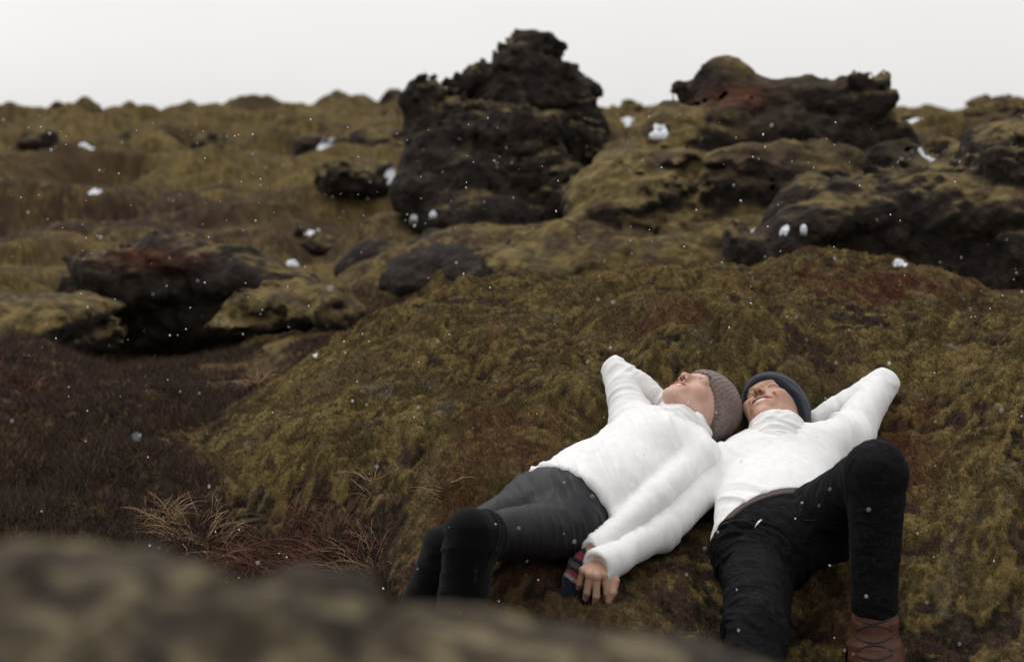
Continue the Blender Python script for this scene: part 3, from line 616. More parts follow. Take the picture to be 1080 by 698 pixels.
body += [Prim(J['chest'], J['belly'], (.145,.085), (.11,.07), side=sideT, k=.03), Prim(J['belly'], J['pelvis'], (.11,.065), (.115,.065), side=sideP, k=.03), Prim(J['shR'], J['shL'], .05, k=.03),
    Prim(J['neck'], J['chest'], .06, .08, k=.03), Prim(J['shR'], J['elR'], .043, .036, k=.02), Prim(J['elR'], J['wrR'], .036, .027, k=.01), Prim(J['shL'], J['elL'], .043, .036, k=.02), Prim(J['elL'], J['wrL'], .034, .026, k=.01),
    Prim(J['hipR'], J['knR'], .07, .052, k=.03), Prim(J['knR'], J['anR'], .05, .036, k=.01), Prim(J['hipL'], J['knL'], .07, .055, k=.03), Prim(J['knL'], J['anL'], .052, .038, k=.01),
    Prim(J['anL'], J['anL']+np.array([0,-.08,-.05]), .032, .022, k=.01), Prim(J['anR'], J['anR']+np.array([-.01,-.05,.03]), .030, .022, k=.01)]
body += hand(J['wrR'], P(629,598,3.285), knuck, curl, (P(643,601,3.29), P(648,612,3.27), P(646,624,3.262), P(642,634,3.268)), r=.0084, L_=.046)
hb = HW(.01,-.115,-.01); wl = J['wrL']; dv = nrm(hb-wl); kn = [wl + dv*.085 + np.array([0, .01*i, .018*(i-1.5)]) for i in range(4)]
body += hand(wl, wl+dv*.05, kn, [(dv, dv, dv)]*4, (wl+dv*.02+np.array([0,0,.02]), wl+dv*.05+np.array([0,-.02,.03]), wl+dv*.08+np.array([0,-.02,.035]), wl+dv*.1+np.array([0,-.02,.035])))
V, F = sdf_mesh(body, .004, fine=[(HC-.125, HC+.125), (P(626,612,3.26)-.045, P(626,612,3.26)+.045)], hf=.0018); V = relax(V, F, 1, .35)
base = np.array([J['pelvis'][0], J['pelvis'][1], J['pelvis'][2]-.10])
man = link('person', mesh_np('person', V-base, F, skin_color(V, HC, HM, SK_M, smile=1)), skin_mat('skin_tan')); man.location = base
tag(man, 'smiling person in navy beanie and black jeans lying on the moss, one knee raised', 'person', 'couple lying on the moss')
# sweater
hem = P(815,561,3.46); hn = nrm(bodyx*.9 + nrm(sideP)*.42)
sw = [Prim(J['chest']-bodyx*.02, J['belly'], (.165,.100), (.134,.094), side=sideT, k=.04), Prim(J['belly'], J['pelvis']+bodyx*.06, (.134,.094), (.132,.098), side=sideP, k=.05),
      Prim(P(812,543,3.52)+fr_m*.0, P(816,582,3.40), (.134,.101), (.135,.103), side=sideP, k=.02),
      Plane(hem, hn, k=.006),
      Prim(J['shR']+.02*bodyx, J['shL']+.02*bodyx, .064, k=.05), Prim(J['neck'], J['chest'], .062, .085, k=.04),
      Prim(J['shR'], J['elR'], .058, .043, k=.022), Prim(J['elR'], J['wrR'], .043, .036, k=.02), Prim(J['wrR']-nrm(J['wrR']-J['elR'])*.045, J['wrR']+nrm(J['wrR']-J['elR'])*.024, .037, .0405, k=.006),
      Prim(J['shL'], J['elL'], .064, .040, k=.035), Prim(J['elL'], J['wrL'], .040, .039, k=.012),
      Prim(J['wrR']+nrm(J['wrR']-J['elR'])*.067, J['wrR']+nrm(J['wrR']-J['elR'])*.11, .040, .045, op='s', k=.004)]
nu = nrm(HW(0,-.03,-.07)-J['neck'])
nk = P(821,470,3.78) ; ne = P(819,451,3.82); nu2 = nrm(ne-nk)
colr = [Prim(nk-nu2*.02, nk+nu2*.030, .080, .074, side=HM[0], k=.012), Prim(nk+nu2*.020, nk+nu2*.046, .0775, .0745, side=HM[0], k=.003),
       Prim(nk+nu2*.045, nk+nu2*.2, .061, .095, side=HM[0], op='s', k=.010)]
segs = [(J['chest'], J['pelvis'], .11, .008, 15, (.3,1.3), .8), (J['shR'], J['elR'], .055, .0055, 15, (.9,1.2), .4), (J['elR'], J['wrR'], .045, .0055, 18, (1.2,1.0), .3), (J['shL'], J['elL'], .055, .0055, 14, (1.2,.8), .8), (J['elL'], J['wrL'], .045, .0055, 18, (1,1), .3), (nk, ne, .07, .004, 30, (.6,.3), .2)]
knit = cloth('sweater', sw, .0032, m_knit, man, base, segs, 80)
cloth('collar', colr, .0026, m_knit, knit, base, [(nk, ne, .075, .0045, 34, (.8,.6), .25)], 83)
# jeans
tr = [Prim(J['belly']*.35+J['pelvis']*.65, J['pelvis']+bodyx*.03, (.125,.088), (.137,.098), side=sideP, k=.03), Prim(J['hipR'], J['knR'], .085, .064, k=.05), Prim(J['knR'], J['anR'], .064, .052, k=.015),
      Prim(J['hipL'], J['knL'], (.088), .061, k=.045), Prim(J['knL'], P(922,640,3.14), .063, .0475, k=.02), Prim(P(922,628,3.137), P(922,640,3.14), .0495, .049, k=.006),
      Plane(hem-hn*.004, -hn, k=.004), Plane(P(922,646,3.14), (0,.0,-1.), k=.004, lo=None)]
# the hem plane of the leg must only cut the raised leg: build the two halves in order
cutL = tr.pop(); kneeL = tr[3:6]; rest = [q for q in tr if q not in kneeL]
trA = kneeL + [cutL, *rest[:3], rest[3]]
trA[-1] = rest[3]
def denim_col(V):
    n = fbm(V, 30, 4, .6, 90); f = fbm(V*np.array([1, 1, 3.]), 55, 3, .6, 91, True); e_ = fbm(V, 150, 2, .6, 92)
    c = np.repeat(np.array([[.0045,.0045,.0052]]), len(V), 0); return c*(1+.18*n+.25*e_)[:, None] + sstep(.5, .9, f)[:, None]*np.array([.008,.008,.009])
segs = [(J['belly'], J['pelvis'], .10, .0045, 26, (.3,1), .7), (J['hipR'], J['knR'], .085, .013, 34, (1.5,.8), .5), (J['knR'], J['anR'], .06, .007, 30, (1,1), .3), (J['hipL'], J['knL'], .085, .012, 32, (1.7,.3), .4), (J['knL'], J['anL'], .06, .005, 30, (.3,2.2), .2)]
cloth('jeans', trA, .0032, m_denim, man, base, segs, 95, colf=denim_col)
# belt and buckle
bl = [Prim(J['belly']*.35+J['pelvis']*.65, J['pelvis']+bodyx*.03, (.134,.097), (.146,.107), side=sideP, k=.03), Plane(hem-hn*.004, -hn, k=.002), Plane(hem+hn*.030, hn, k=.002)]
belt = cloth('belt', bl, .0032, m_belt, man, base, it=2)
def cast(px, py, d0=2.6):
    dg_ = bpy.context.evaluated_depsgraph_get(); dg_.update(); h_, l_, n__, *_ = scn.ray_cast(dg_, Vector(P(px, py, d0)), Vector(nrm(P(px, py, 1.)-np.array([0, 0, CAMZ]))))
    return (np.array(l_), np.array(n__)) if h_ else (P(px, py, 3.3), np.array([0, -1., 0]))
bc = cast(803,553)[0]
def extras_face(root, base, W, M, S, smile, open_left, brow_c, hat):
    """teeth, eyes, lashes and brows, each a part of the head"""
    w_ = .025 + .008*smile; up = .010*smile; bk = .008*smile
    pts = [(x, .0925 - .028*(x/w_)**2, -.0530 + up*.85*(abs(x)/w_)**1.6) for x in np.linspace(-w_*.80, w_*.80, 17)]
    V, F = tube([W(*p) for p in pts], .0050*S, 8)
    me = bpy.data.meshes.new('teeth'); me.from_pydata((V-base).tolist(), [], [list(dict.fromkeys(f)) for f in F.tolist()]); me.update(); link('teeth', me, m_teeth, root)
    for sx in (-1, 1):
        # eye slit: a little eyeball showing between the lids
        if open_left:
            V, F = sdf_mesh([Ell(W(sx*.031,.0800,.0125), np.array([.0115,.0075,.0042])*S, M)], .0011)
            l = (V - W(sx*.031,.0875,.0125)) @ M.T; c = np.repeat(np.array([[.62,.56,.53]]), len(V), 0); c = mix(c, np.array([.012,.007,.005]), (np.hypot(l[:, 0]-sx*.000, l[:, 2]) < .0056*S).astype(float))
            e_ = link('eye', mesh_np('eye', V-base, F, c), m_eye, root)
        zc = .0165 if open_left else .0105; bow = .0030 if open_left else .0020
        q = curve([W(sx*(.031+t*.0150), .0868 - .010*t*t - (.004 if t > .6 else 0), zc - bow*t*t*(1 if open_left else 1.6)) for t in (-1, -.6, -.2, .2, .6, 1)], 5)
        link('eyelashes', tube_mesh('eyelashes', q, (.0010 if open_left else .0008)*S, base, 6), m_dark, root)
        q = curve([W(sx*(.033+t*.019), .0925 - .009*(t*.6+.4)**2*1.3, .0365+.0035*(1-t*t)-.002*t) for t in (-1, -.5, 0, .5, 1)], 5)
        rr_ = np.array([.0012 + .0018*math.sin(math.pi*min(1, max(0, k/(len(q)-1)*.9+.08))) for k in range(len(q))])*brow_c
        link('eyebrow', tube_mesh('eyebrow', q, rr_*S, base, 6), m_dark, root)
extras_face(man, base, HW, HM, 1.0, 1., False, .8, None)
# navy beanie: soft, slouching to the back
def beanie(root, base, W, M, S, prims, planes, mt, h=.0028, rib=None, colf=None, fold_amp=.003, seed=0, brim=None):
    V, F = sdf_mesh(prims + planes, h); V = relax(V, F, 2, .5); nn = vnormals(V, F)
    l = (V - W(0,0,0)) @ M.T
    if rib: 
        th = np.arctan2(l[:, 0], l[:, 1]+.02); V = V + nn*(rib[0]*np.cos(th*rib[1]+.6*vnoise(l*30, 3)))[:, None]
    V = V + nn*(fold_amp*(1-2*np.abs(vnoise(l*np.array([16, 16, 26.]), seed))) )[:, None]
    if brim:
        t_ = (l - np.array(brim[0])) @ -nrm(brim[1]); V = V + nn*(.0018*(1-sstep(brim[2]-.004, brim[2]+.004, t_)) + .0015*np.sin(t_*420)*(t_ > brim[2]+.005)*0)[:, None]
    return link('beanie', mesh_np('beanie', V-base, F, colf(V, l) if colf else None), mt, root)
n_ = nrm(np.array([0, .50, -.87]) @ HM)
beanie(man, base, HW, HM, 1, [Ell(HW(0,-.016,.040), (.087,.114,.096), HM), Ell(HW(.012,-.062,.085), (.078,.082,.068), HM, k=.04), Ell(HW(0,-.018,.012), (.085,.108,.085), HM, k=.01)],
    [Plane(HW(0,.090,.040), n_, k=.005)], m_beanM, fold_amp=.0035, seed=4, brim=((0,.090,.040), (0,.50,-.87), .036))
# buckle, belt loop, fly seam
q = [bc + .019*math.cos(a)*nrm(sideP) + .013*math.sin(a)*nrm(np.array([0,-.35,1])) for a in np.linspace(math.pi*.5, math.pi*1.5, 12)]
link('buckle', tube_mesh('buckle', q, .0026, base, 8), m_metal, belt)
def boot(root, an, toe_dir, shaft_dir, h_shaft, r_sh, mt, base, name='boot', laces=True, S=1.0):
    td = nrm(toe_dir); sh = nrm(shaft_dir); sd_ = nrm(np.cross(td, sh)); heel = an - sh*.055 - td*.035; ball = an - sh*.072 + td*.115; toe = ball + td*.055
    pr = [Prim(an + sh*h_shaft, an, r_sh, r_sh*.98, k=.01), Prim(an, heel, .050, .044, side=sd_, k=.03), Prim(heel, ball, (.040,.036), (.050,.036), side=sd_, k=.02), Prim(ball, toe, (.050,.034), (.040,.028), side=sd_, k=.02), Prim(an+td*.01, ball, .05, .036, k=.04),
          Prim(an + sh*h_shaft*.2, an+sh*h_shaft, r_sh*1.0, r_sh*1.05, k=.006), Plane(an-sh*.098, -sh, k=.006), Prim(an+sh*(h_shaft+.03), an+sh*(h_shaft+.1), r_sh*.93, r_sh*1.1, op='s', k=.004)]
    V, F = sdf_mesh(pr, .0035); V = relax(V, F, 2, .5); V = folds(V, vnormals(V, F), [(an+sh*h_shaft, heel, .05, .003, 26, (.5,1.6), .3)], 7)
    b = link(name, mesh_np(name, V-base, F), mt, root)
    so = [Prim(heel, ball, (.043,.043), (.054,.043), side=sd_, k=.02), Prim(ball, toe, (.054,.042), (.044,.036), side=sd_, k=.02), Plane(an-sh*.094, sh, k=.003), Plane(an-sh*.115, -sh, k=.003)]
    V, F = sdf_mesh(so, .004); link('sole', mesh_np('sole', V-base, F), m_sole, b)
    if laces:
        tg = [Prim(an+sh*(h_shaft*1.08)+td*r_sh*.86, an+td*(r_sh+.004)+sh*.01, (.028,.007), (.026,.007), side=sd_, k=.01), Prim(an+td*(r_sh+.004)+sh*.01, an+td*.095-sh*.030, (.026,.008), (.022,.007), side=sd_, k=.01)]
        V, F = sdf_mesh(tg, .003); link('tongue', mesh_np('tongue', V-base, F), m_tongue, b)
        for i in range(0):
            c0 = an + sh*(h_shaft*.8 - i*.026) + td*(r_sh+.008); 
            if i > 2: c0 = an + td*(r_sh+.016+.020*(i-2)) + sh*(.020-.016*(i-2))
            sg = 1 if i % 2 else -1
            q = curve([c0 + sd_*.031*t - td*.016*abs(t)**2 + sh*.008*t*sg for t in (-1, -.5, 0, .5, 1)], 4)
            link('lace', tube_mesh('lace', q, .0019, base, 6), m_lace, b)
    return b
m_denim2 = mat('worn_denim', (.022,.022,.024), rough=.9, spec=.1)
m_tongue = mat('tongue_leather', (.16,.045,.018), rough=.7, nscale=60, namt=.2, bump=.3, bscale=300)
bootL = boot(man, J['anL'], (.02,-1,.12-.30), (.0,.06,1), .075, .047, m_leather, base)
for row in ([(902,651),(913,657),(926,657),(939,651)], [(903,664),(914,660),(928,660),(941,665)], [(903,672),(915,677),(928,677),(941,671)], [(903,686),(915,681),(928,681),(941,686)], [(903,690),(915,695),(928,695),(941,690)]):
    hits = [cast(*q_) for q_ in row]; q = curve([h_[0] + h_[1]*.001 for h_ in hits], 5); link('lace', tube_mesh('lace', q, .0020, base, 6), m_lace, bootL)
for row, r_, nm in (([(890,505),(893,530),(895,560),(897,590),(899,615),(900,635)], .0013, 'seam'), ([(812,556),(822,563),(832,574),(838,590)], .0013, 'seam'), ([(838,540),(848,548),(862,548)], .0012, 'seam')):
    hits = [cast(*q_) for q_ in row]; q = curve([h_[0] for h_ in hits], 5); link(nm, tube_mesh(nm, q, r_, base, 6), m_denim2, bpy.data.objects['jeans'])
boot(man, J['anR'], (-.1,-.6,.55), (.03,.75,.6), .065, .047, m_leather, base)

# =================================================================== the woman
J = WOM; HC = J['head']; HM = J['HM']; S = .91; sideT = J['shL']-J['shR']; sideP = J['hipL']-J['hipR']; bodyx = nrm(J['pelvis']-J['chest'])
fr_w = nrm(np.cross(sideT, -bodyx)); fr_w = fr_w if fr_w[2] > 0 else -fr_w
hp, HW = head_prims(HC, HM, smile=.35, S=S, jaw=.89)
body = hp + [Prim(HW(0,-.025,-.05), J['neck'], .047, .050, k=.02)]
body += [Prim(J['chest'], J['belly'], (.120,.075), (.10,.07), side=sideT, k=.03), Prim(J['belly'], J['pelvis'], (.10,.07), (.12,.08), side=sideP, k=.03), Prim(J['shR'], J['shL'], .042, k=.03), Prim(J['neck'], J['chest'], .05, .07, k=.03),
    Prim(J['shR'], J['elR'], .036, .030, k=.02), Prim(J['elR'], J['wrR'], .030, .022, k=.01), Prim(J['shL'], J['elL'], .036, .030, k=.02), Prim(J['elL'], J['wrL'], .030, .022, k=.01),
    Prim(J['hipL'], J['knL'], .064, .044, k=.03), Prim(J['knL'], J['anL'], .044, .030, k=.01), Prim(J['hipR'], J['knR'], .064, .044, k=.03), Prim(J['knR'], J['anR'], .044, .030, k=.01),
    Prim(J['anL'], J['anL']+np.array([-.02,-.13,-.03]), .03, .024, k=.01), Prim(J['anR'], J['anR']+np.array([-.03,-.13,-.03]), .03, .024, k=.01)]
wdn = nrm(P(606,632,3.32)-P(616,600,3.33)); 
kn = [P(616,617,3.345), P(611,616,3.335), P(606.5,612,3.33), P(603,607,3.335)]
body += hand(J['wrL'], P(616,598,3.345), kn, [(wdn+.1*aw, wdn+.3*aw-.3*lf, wdn*.5+aw*.5-lf)]*4, (P(622,602,3.36), P(622,612,3.35), P(622,620,3.33), P(620,627,3.32)), r=.0075, L_=.030)
hb = HW(-.04,-.09,-.02); wl = J['wrR']; dv = nrm(hb-wl); k2 = [wl + dv*.075 + np.array([0, .01*i, .016*(i-1.5)]) for i in range(4)]
body += hand(wl, wl+dv*.045, k2, [(dv, dv, dv)]*4, (wl+dv*.02+np.array([0,0,.02]), wl+dv*.05+np.array([0,-.02,.02]), wl+dv*.07+np.array([0,-.02,.025]), wl+dv*.09+np.array([0,-.02,.025])), r=.0075)
V, F = sdf_mesh(body, .004, fine=[(HC-.125, HC+.125)], hf=.0018); V = relax(V, F, 1, .35)
base = np.array([J['pelvis'][0], J['pelvis'][1], J['pelvis'][2]-.10])
woman = link('person', mesh_np('person', V-base, F, skin_color(V, HC, HM, SK_W, S=S, smile=.35, blush=1.1)), skin_mat('skin_fair')); woman.location = base
tag(woman, "person in brown ribbed beanie and grey leggings lying on the moss, gazing up", "person", "couple lying on the moss")
extras_face(woman, base, HW, HM, S, .35, True, .5, None)
n_ = nrm(np.array([0, .42, -.90]) @ HM)
def wool_col(V, l):
    n = fbm(V, 70, 3, .6, 60); m_ = fbm(V, 260, 2, .6, 61); return np.array([[.150,.108,.094]])*(1+.35*n+.5*m_)[:, None]
beanie(woman, base, HW, HM, S, [Ell(HW(0,-.012,.038), np.array([.088,.113,.100])*S, HM), Ell(HW(0,-.030,.085), np.array([.078,.088,.066])*S, HM, k=.03), Ell(HW(0,-.012,.0), np.array([.088,.102,.09])*S, HM, k=.01)],
    [Plane(HW(0,.088,.040), n_, k=.006)], m_beanW, rib=(.0010, 46), colf=wool_col, fold_amp=.0015, seed=8)
# sweater
hem = P(594,530,3.53); hn = nrm(bodyx)
ue = nrm(J['wrL']-J['elL'])
sw = [Prim(J['chest']-bodyx*.02, J['belly'], (.150,.092), (.128,.086), side=sideT, k=.04), Prim(J['belly'], J['pelvis']+bodyx*.02, (.128,.086), (.138,.098), side=sideP, k=.05), Ell(P(694,464,3.72), (.06,.06,.06), k=.05),
      Plane(hem, hn, k=.006), Prim(J['shR'], J['shL'], .056, k=.05), Prim(J['neck'], J['chest'], .055, .08, k=.04),
      Prim(J['shR'], J['elR'], .058, .038, k=.04), Prim(J['elR'], J['wrR'], .038, .038, k=.010), Prim(J['shL'], J['elL'], .048, .037, k=.018), Prim(J['elL'], J['wrL'], .037, .031, k=.02), Prim(J['wrL']-ue*.04, J['wrL']+ue*.004, .033, .0345, k=.005),
      Prim(J['wrL']+ue*.048, J['wrL']+ue*.10, .033, .04, op='s', k=.004)]
nk = P(711,462,3.80); ne = P(721,444,3.83); nu2 = nrm(ne-nk)
colr = [Prim(nk-nu2*.03, nk+nu2*.018, .094, .078, side=HM[0], k=.016), Prim(nk+nu2*.004, nk+nu2*.024, .085, .081, side=HM[0], k=.003), Prim(nk+nu2*.030, nk+nu2*.2, .060, .10, side=HM[0], op='s', k=.010)]
segs = [(J['chest'], J['pelvis'], .10, .009, 17, (.5,1.3), .9), (J['shR'], J['elR'], .055, .006, 17, (.9,1.0), .4), (J['elR'], J['wrR'], .045, .008, 24, (1.2,1.3), .3), (J['shL'], J['elL'], .055, .0045, 15, (1.0,.8), .9), (J['elL'], J['wrL'], .045, .0035, 20, (1,1), .8), (nk, nk+nu2*.06, .07, .006, 34, (.6,.3), .2)]
knit = cloth('sweater', sw, .0032, m_knit, woman, base, segs, 180)
cloth('collar', colr, .0026, m_knit, knit, base, [(nk-nu2*.03, ne, .08, .008, 40, (.8,.8), .25)], 183)
# leggings
tr = [Prim(J['belly']*.3+J['pelvis']*.7, J['pelvis']+bodyx*.03, (.118,.084), (.127,.095), side=sideP, k=.03), Prim(J['hipL'], J['knL'], .076, .050, k=.035), Prim(J['hipR'], J['knR'], .074, .049, k=.03), Prim(J['knL'], J['anL'], .052, .04, k=.01), Prim(J['knR'], J['anR'], .052, .04, k=.01), Plane(hem-hn*.004, -hn, k=.004)]
segs = [(J['belly'], J['pelvis'], .10, .004, 24, (.3,1), .7), (J['hipL'], J['knL'], .075, .006, 20, (1.6,.6), .6), (J['hipR'], J['knR'], .075, .006, 20, (1.6,.6), .6)]
cloth('leggings', tr, .0032, m_legging, woman, base, segs, 195)
# over-knee boots of black suede
for kn_, an_, hp_, rr_ in ((J['knL'], J['anL'], J['hipL'], .057), (J['knR'], J['anR'], J['hipR'], .056)):
    up_ = nrm(hp_-kn_); dn_ = nrm(kn_-an_); 
    bt = [Prim(kn_, kn_+up_*.13, rr_, rr_*1.10, k=.01), Plane(kn_+up_*.055, up_, k=.003), Prim(kn_, an_, rr_*.99, .05, k=.02), Prim(an_, an_+np.array([-.02,-.13,-.035]), .046, .034, k=.03), Prim(an_+dn_*0-np.array([0,0,.03]), an_+np.array([-.01,.03,-.04]), .04, .036, k=.02)]
    segs = [(kn_, an_, .055, .006, 22, (1.6,1.6), .3), (kn_, kn_+up_*.08, .06, .004, 22, (1.5,.3), .3)]
    b = cloth('knee_boot', bt, .0035, m_suede, woman, base, segs, 210)
    so = [Prim(an_+np.array([0,.03,-.05]), an_+np.array([-.02,-.15,-.05]), (.038,.03), (.036,.026), k=.01), Plane(an_+np.array([0,0,-.062]), (0,-.1,1), k=.003), Plane(an_+np.array([0,0,-.085]), (0,0,-1), k=.003)]
    V, F = sdf_mesh(so, .004); link('sole', mesh_np('sole', V-base, F), m_sole, b)
# striped mitten on the near hand
wp = P(616,598,3.345); ax_ = nrm((kn[1]+kn[2])/2 - J['wrL'])
ww = [Prim(J['wrL']-ue*.01, wp, (.031,.024), (.040,.022), side=kn[3]-kn[0], k=.02), Prim(wp, (kn[1]+kn[2])/2, (.040,.022), (.037,.0185), side=kn[3]-kn[0], k=.01), Prim((kn[1]+kn[2])/2, (kn[1]+kn[2])/2+wdn*.035+.015*aw, (.037,.0185), (.028,.016), side=kn[3]-kn[0], k=.01), Prim((kn[1]+kn[2])/2+wdn*.035+.015*aw, (kn[1]+kn[2])/2+wdn*.052+.05*aw, (.028,.018), (.028,.02), side=kn[3]-kn[0], k=.01)]
def stripe(V):
    s_ = (V - J['wrL']) @ ax_; t = np.clip((s_+.012+.002*vnoise(V*60, 2))/.0098, 0, 11.99).astype(int)
    pal = np.array([[.012,.014,.022],[.012,.014,.022],[.085,.11,.12],[.02,.035,.07],[.25,.035,.045],[.22,.05,.06],[.015,.018,.03],[.10,.09,.085],[.02,.02,.03],[.28,.03,.04],[.25,.24,.23],[.012,.014,.03]])
    return pal[t]
cloth('striped_mitten', ww, .0026, m_warm, woman, base, None, colf=stripe)
# ------------------------------------------------------------------ moss fibres on the near ground, one sheet of growth nobody could count
def fibres(n, rmin, rmax, amin, amax, ln, wd, seed):
    rg = np.random.default_rng(seed)
    r = np.sqrt(rg.uniform(rmin**2, rmax**2, n)); az = np.radians(rg.uniform(amin, amax, n)); x = r*np.sin(az); y = r*np.cos(az)
    keep = rg.uniform(0, 1, n) < np.clip((4.2/r)**1.0, .25, 1); x = x[keep]; y = y[keep]
    z = ground_z(x, y); e_ = .012
    nx = -(ground_z(x+e_, y)-ground_z(x-e_, y))/(2*e_); ny = -(ground_z(x, y+e_)-ground_z(x, y-e_))/(2*e_)
    N_ = np.stack([nx, ny, np.ones_like(nx)], 1); N_ /= np.linalg.norm(N_, axis=1)[:, None]
    # nearest grid colour
    a = np.rint(np.interp(np.degrees(np.arctan2(x, y)), azf, np.arange(len(azf)))).astype(int); q = np.rint(np.interp(np.log(np.hypot(x, y)), np.log(rr), np.arange(len(rr)))).astype(int)
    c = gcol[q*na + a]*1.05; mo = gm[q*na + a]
    P0 = np.stack([x, y, z-.002], 1); m_ = len(x)
    # keep clear of the bodies
    ok = np.ones(m_, bool)
    for A_, B_, rad_ in PRESS:
        A_ = np.array(A_); B_ = np.array(B_); d_ = B_-A_; t = np.clip(((P0-A_) @ d_)/(d_ @ d_), 0, 1); ok &= np.linalg.norm(P0 + np.array([0, 0, .012]) - (A_+t[:, None]*d_), axis=1) > rad_ - .004
    x, y, z, N_, c, mo, P0 = x[ok], y[ok], z[ok], N_[ok], c[ok], mo[ok], P0[ok]; m_ = len(x)
    cl = vnoise(np.stack([x, y, 0*x], 1)*38, 77)
    dr = N_ + rg.normal(0, .42, (m_, 3)) + .15*np.stack([vnoise(P0*9, 78), vnoise(P0*9, 79), 0*x], 1); dr /= np.linalg.norm(dr, axis=1)[:, None]
    L_ = ln*(.45 + .8*rg.uniform(0, 1, m_))*(1+.5*cl); W_ = wd*(.6+.8*rg.uniform(0, 1, m_))*np.hypot(x, y)/3.8
    sd_ = np.cross(dr, rg.normal(0, 1, (m_, 3))); sd_ /= np.linalg.norm(sd_, axis=1)[:, None]
    V = np.stack([P0 - sd_*W_[:, None], P0 + sd_*W_[:, None], P0 + dr*L_[:, None]], 1).reshape(-1, 3)
    F = np.arange(m_*3).reshape(-1, 3)
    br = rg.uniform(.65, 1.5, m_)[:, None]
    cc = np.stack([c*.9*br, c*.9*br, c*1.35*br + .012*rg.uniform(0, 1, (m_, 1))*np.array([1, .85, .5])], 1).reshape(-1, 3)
    return V, F, cc
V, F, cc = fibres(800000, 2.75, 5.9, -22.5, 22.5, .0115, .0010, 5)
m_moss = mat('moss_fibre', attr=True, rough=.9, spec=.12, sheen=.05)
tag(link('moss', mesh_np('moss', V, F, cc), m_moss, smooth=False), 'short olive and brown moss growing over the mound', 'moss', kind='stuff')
# ------------------------------------------------------------------ dry grass tufts and heather twigs at the left foot of the mound
m_straw = mat('dry_grass', attr=True, rough=.8, spec=.15)
def blades(cx, cy, n, spread, ln, wd, col, rg, flop=.8, zf=None):
    Vs = []; Fs = []; Cs = []
    for i in range(n):
        a = rg.uniform(0, 2*math.pi); r = spread*math.sqrt(rg.uniform())*.55; bx, by = cx + r*math.cos(a), cy + r*math.sin(a)
        z0 = float(ground_z(bx, by)[0]); a2 = a + rg.normal(0, .9); l = ln*rg.uniform(.45, 1.15); fl = flop*rg.uniform(.4, 1.2)
        pts = []
        for t in np.linspace(0, 1, 6):
            hx = l*(t*fl*.75 + .25*fl*t*t); hz = l*(t*.8 - fl*.62*t*t)
            pts.append([bx + hx*math.cos(a2+.5*t*rg.uniform(-.3, .3)), by + hx*math.sin(a2), max(z0-.005 + hz, z0 + .003)])
        pts = np.array(pts); wv = wd*rg.uniform(.6, 1.3); V_, F_ = tube(pts, np.linspace(wv, wv*.25, 6), 3)
        o = sum(len(v) for v in Vs); Vs.append(V_); Fs.append(F_+o); Cs.append(np.repeat((np.array(col)*rg.uniform(.5, 1.35))[None], len(V_), 0))
    return np.vstack(Vs), np.vstack(Fs), np.vstack(Cs)
def tri_ok(F): return [list(dict.fromkeys(f)) for f in F.tolist()]
def add_blades(name, V, F, C_, base, m_):
    me = bpy.data.meshes.new(name); me.from_pydata((V-base).tolist(), [], tri_ok(F)); me.update(); set_col(me, C_); o = link(name, me, m_); o.location = base; return o
rg = np.random.default_rng(3)
def at_ground(px, py, d0=3., d1=12.):
    """walk the view ray until it meets the ground"""
    ds = np.linspace(d0, d1, 900); pts = np.array([P(px, py, d) for d in ds]); h = pts[:, 2] - ground_z(pts[:, 0], pts[:, 1]); k = np.nonzero(h < 0)[0]
    return pts[k[0]] if len(k) else pts[-1]
TF = [(345,588,.16,.20,70,'straw coloured grass tuft fanning out just left of the black boots'),(290,585,.20,.17,70,'matted dry grass tuft between the boots and the blurred hummock'),(215,572,.20,.15,60,'small dry grass tuft low at the left foot of the mound'),
      (385,605,.10,.15,40,'tangled pale grass tuft touching the far black boot'),(272,405,.07,.10,26,'pale grass tuft in the dark hollow left of the mound'),(20,408,.22,.16,44,'wide straw coloured grass tuft at the left edge of the photo'),
      (420,470,.025,.10,9,'few long curved straw stems on the mound above the boots'),(395,515,.06,.12,12,'thin sprawling stems at the lower left of the mound'),(470,520,.05,.10,10,'sparse dry stems on the moss just above the black boots'),
      (320,540,.1,.12,22,'reddish dry tuft at the mound foot above the straw fan'),(170,545,.10,.12,20,'sparse brown tuft in the heather at lower left'),(560,500,.04,.08,6,'three or four pale stems beside the grey leggings')]
for px, py, sp, ln, n, lb in TF:
    q = at_ground(px, py); colr_ = (.36,.235,.135) if 'red' not in lb else (.16,.07,.045)
    V, F, C_ = blades(q[0], q[1], n*3 if n > 15 else n, sp, ln, .0012 if q[1] < 5 else .0016, colr_, rg, .95)
    tag(add_blades('grass_tuft', V, F, C_, q, m_straw), lb, 'grass tuft', 'dry grass tufts around the mound')
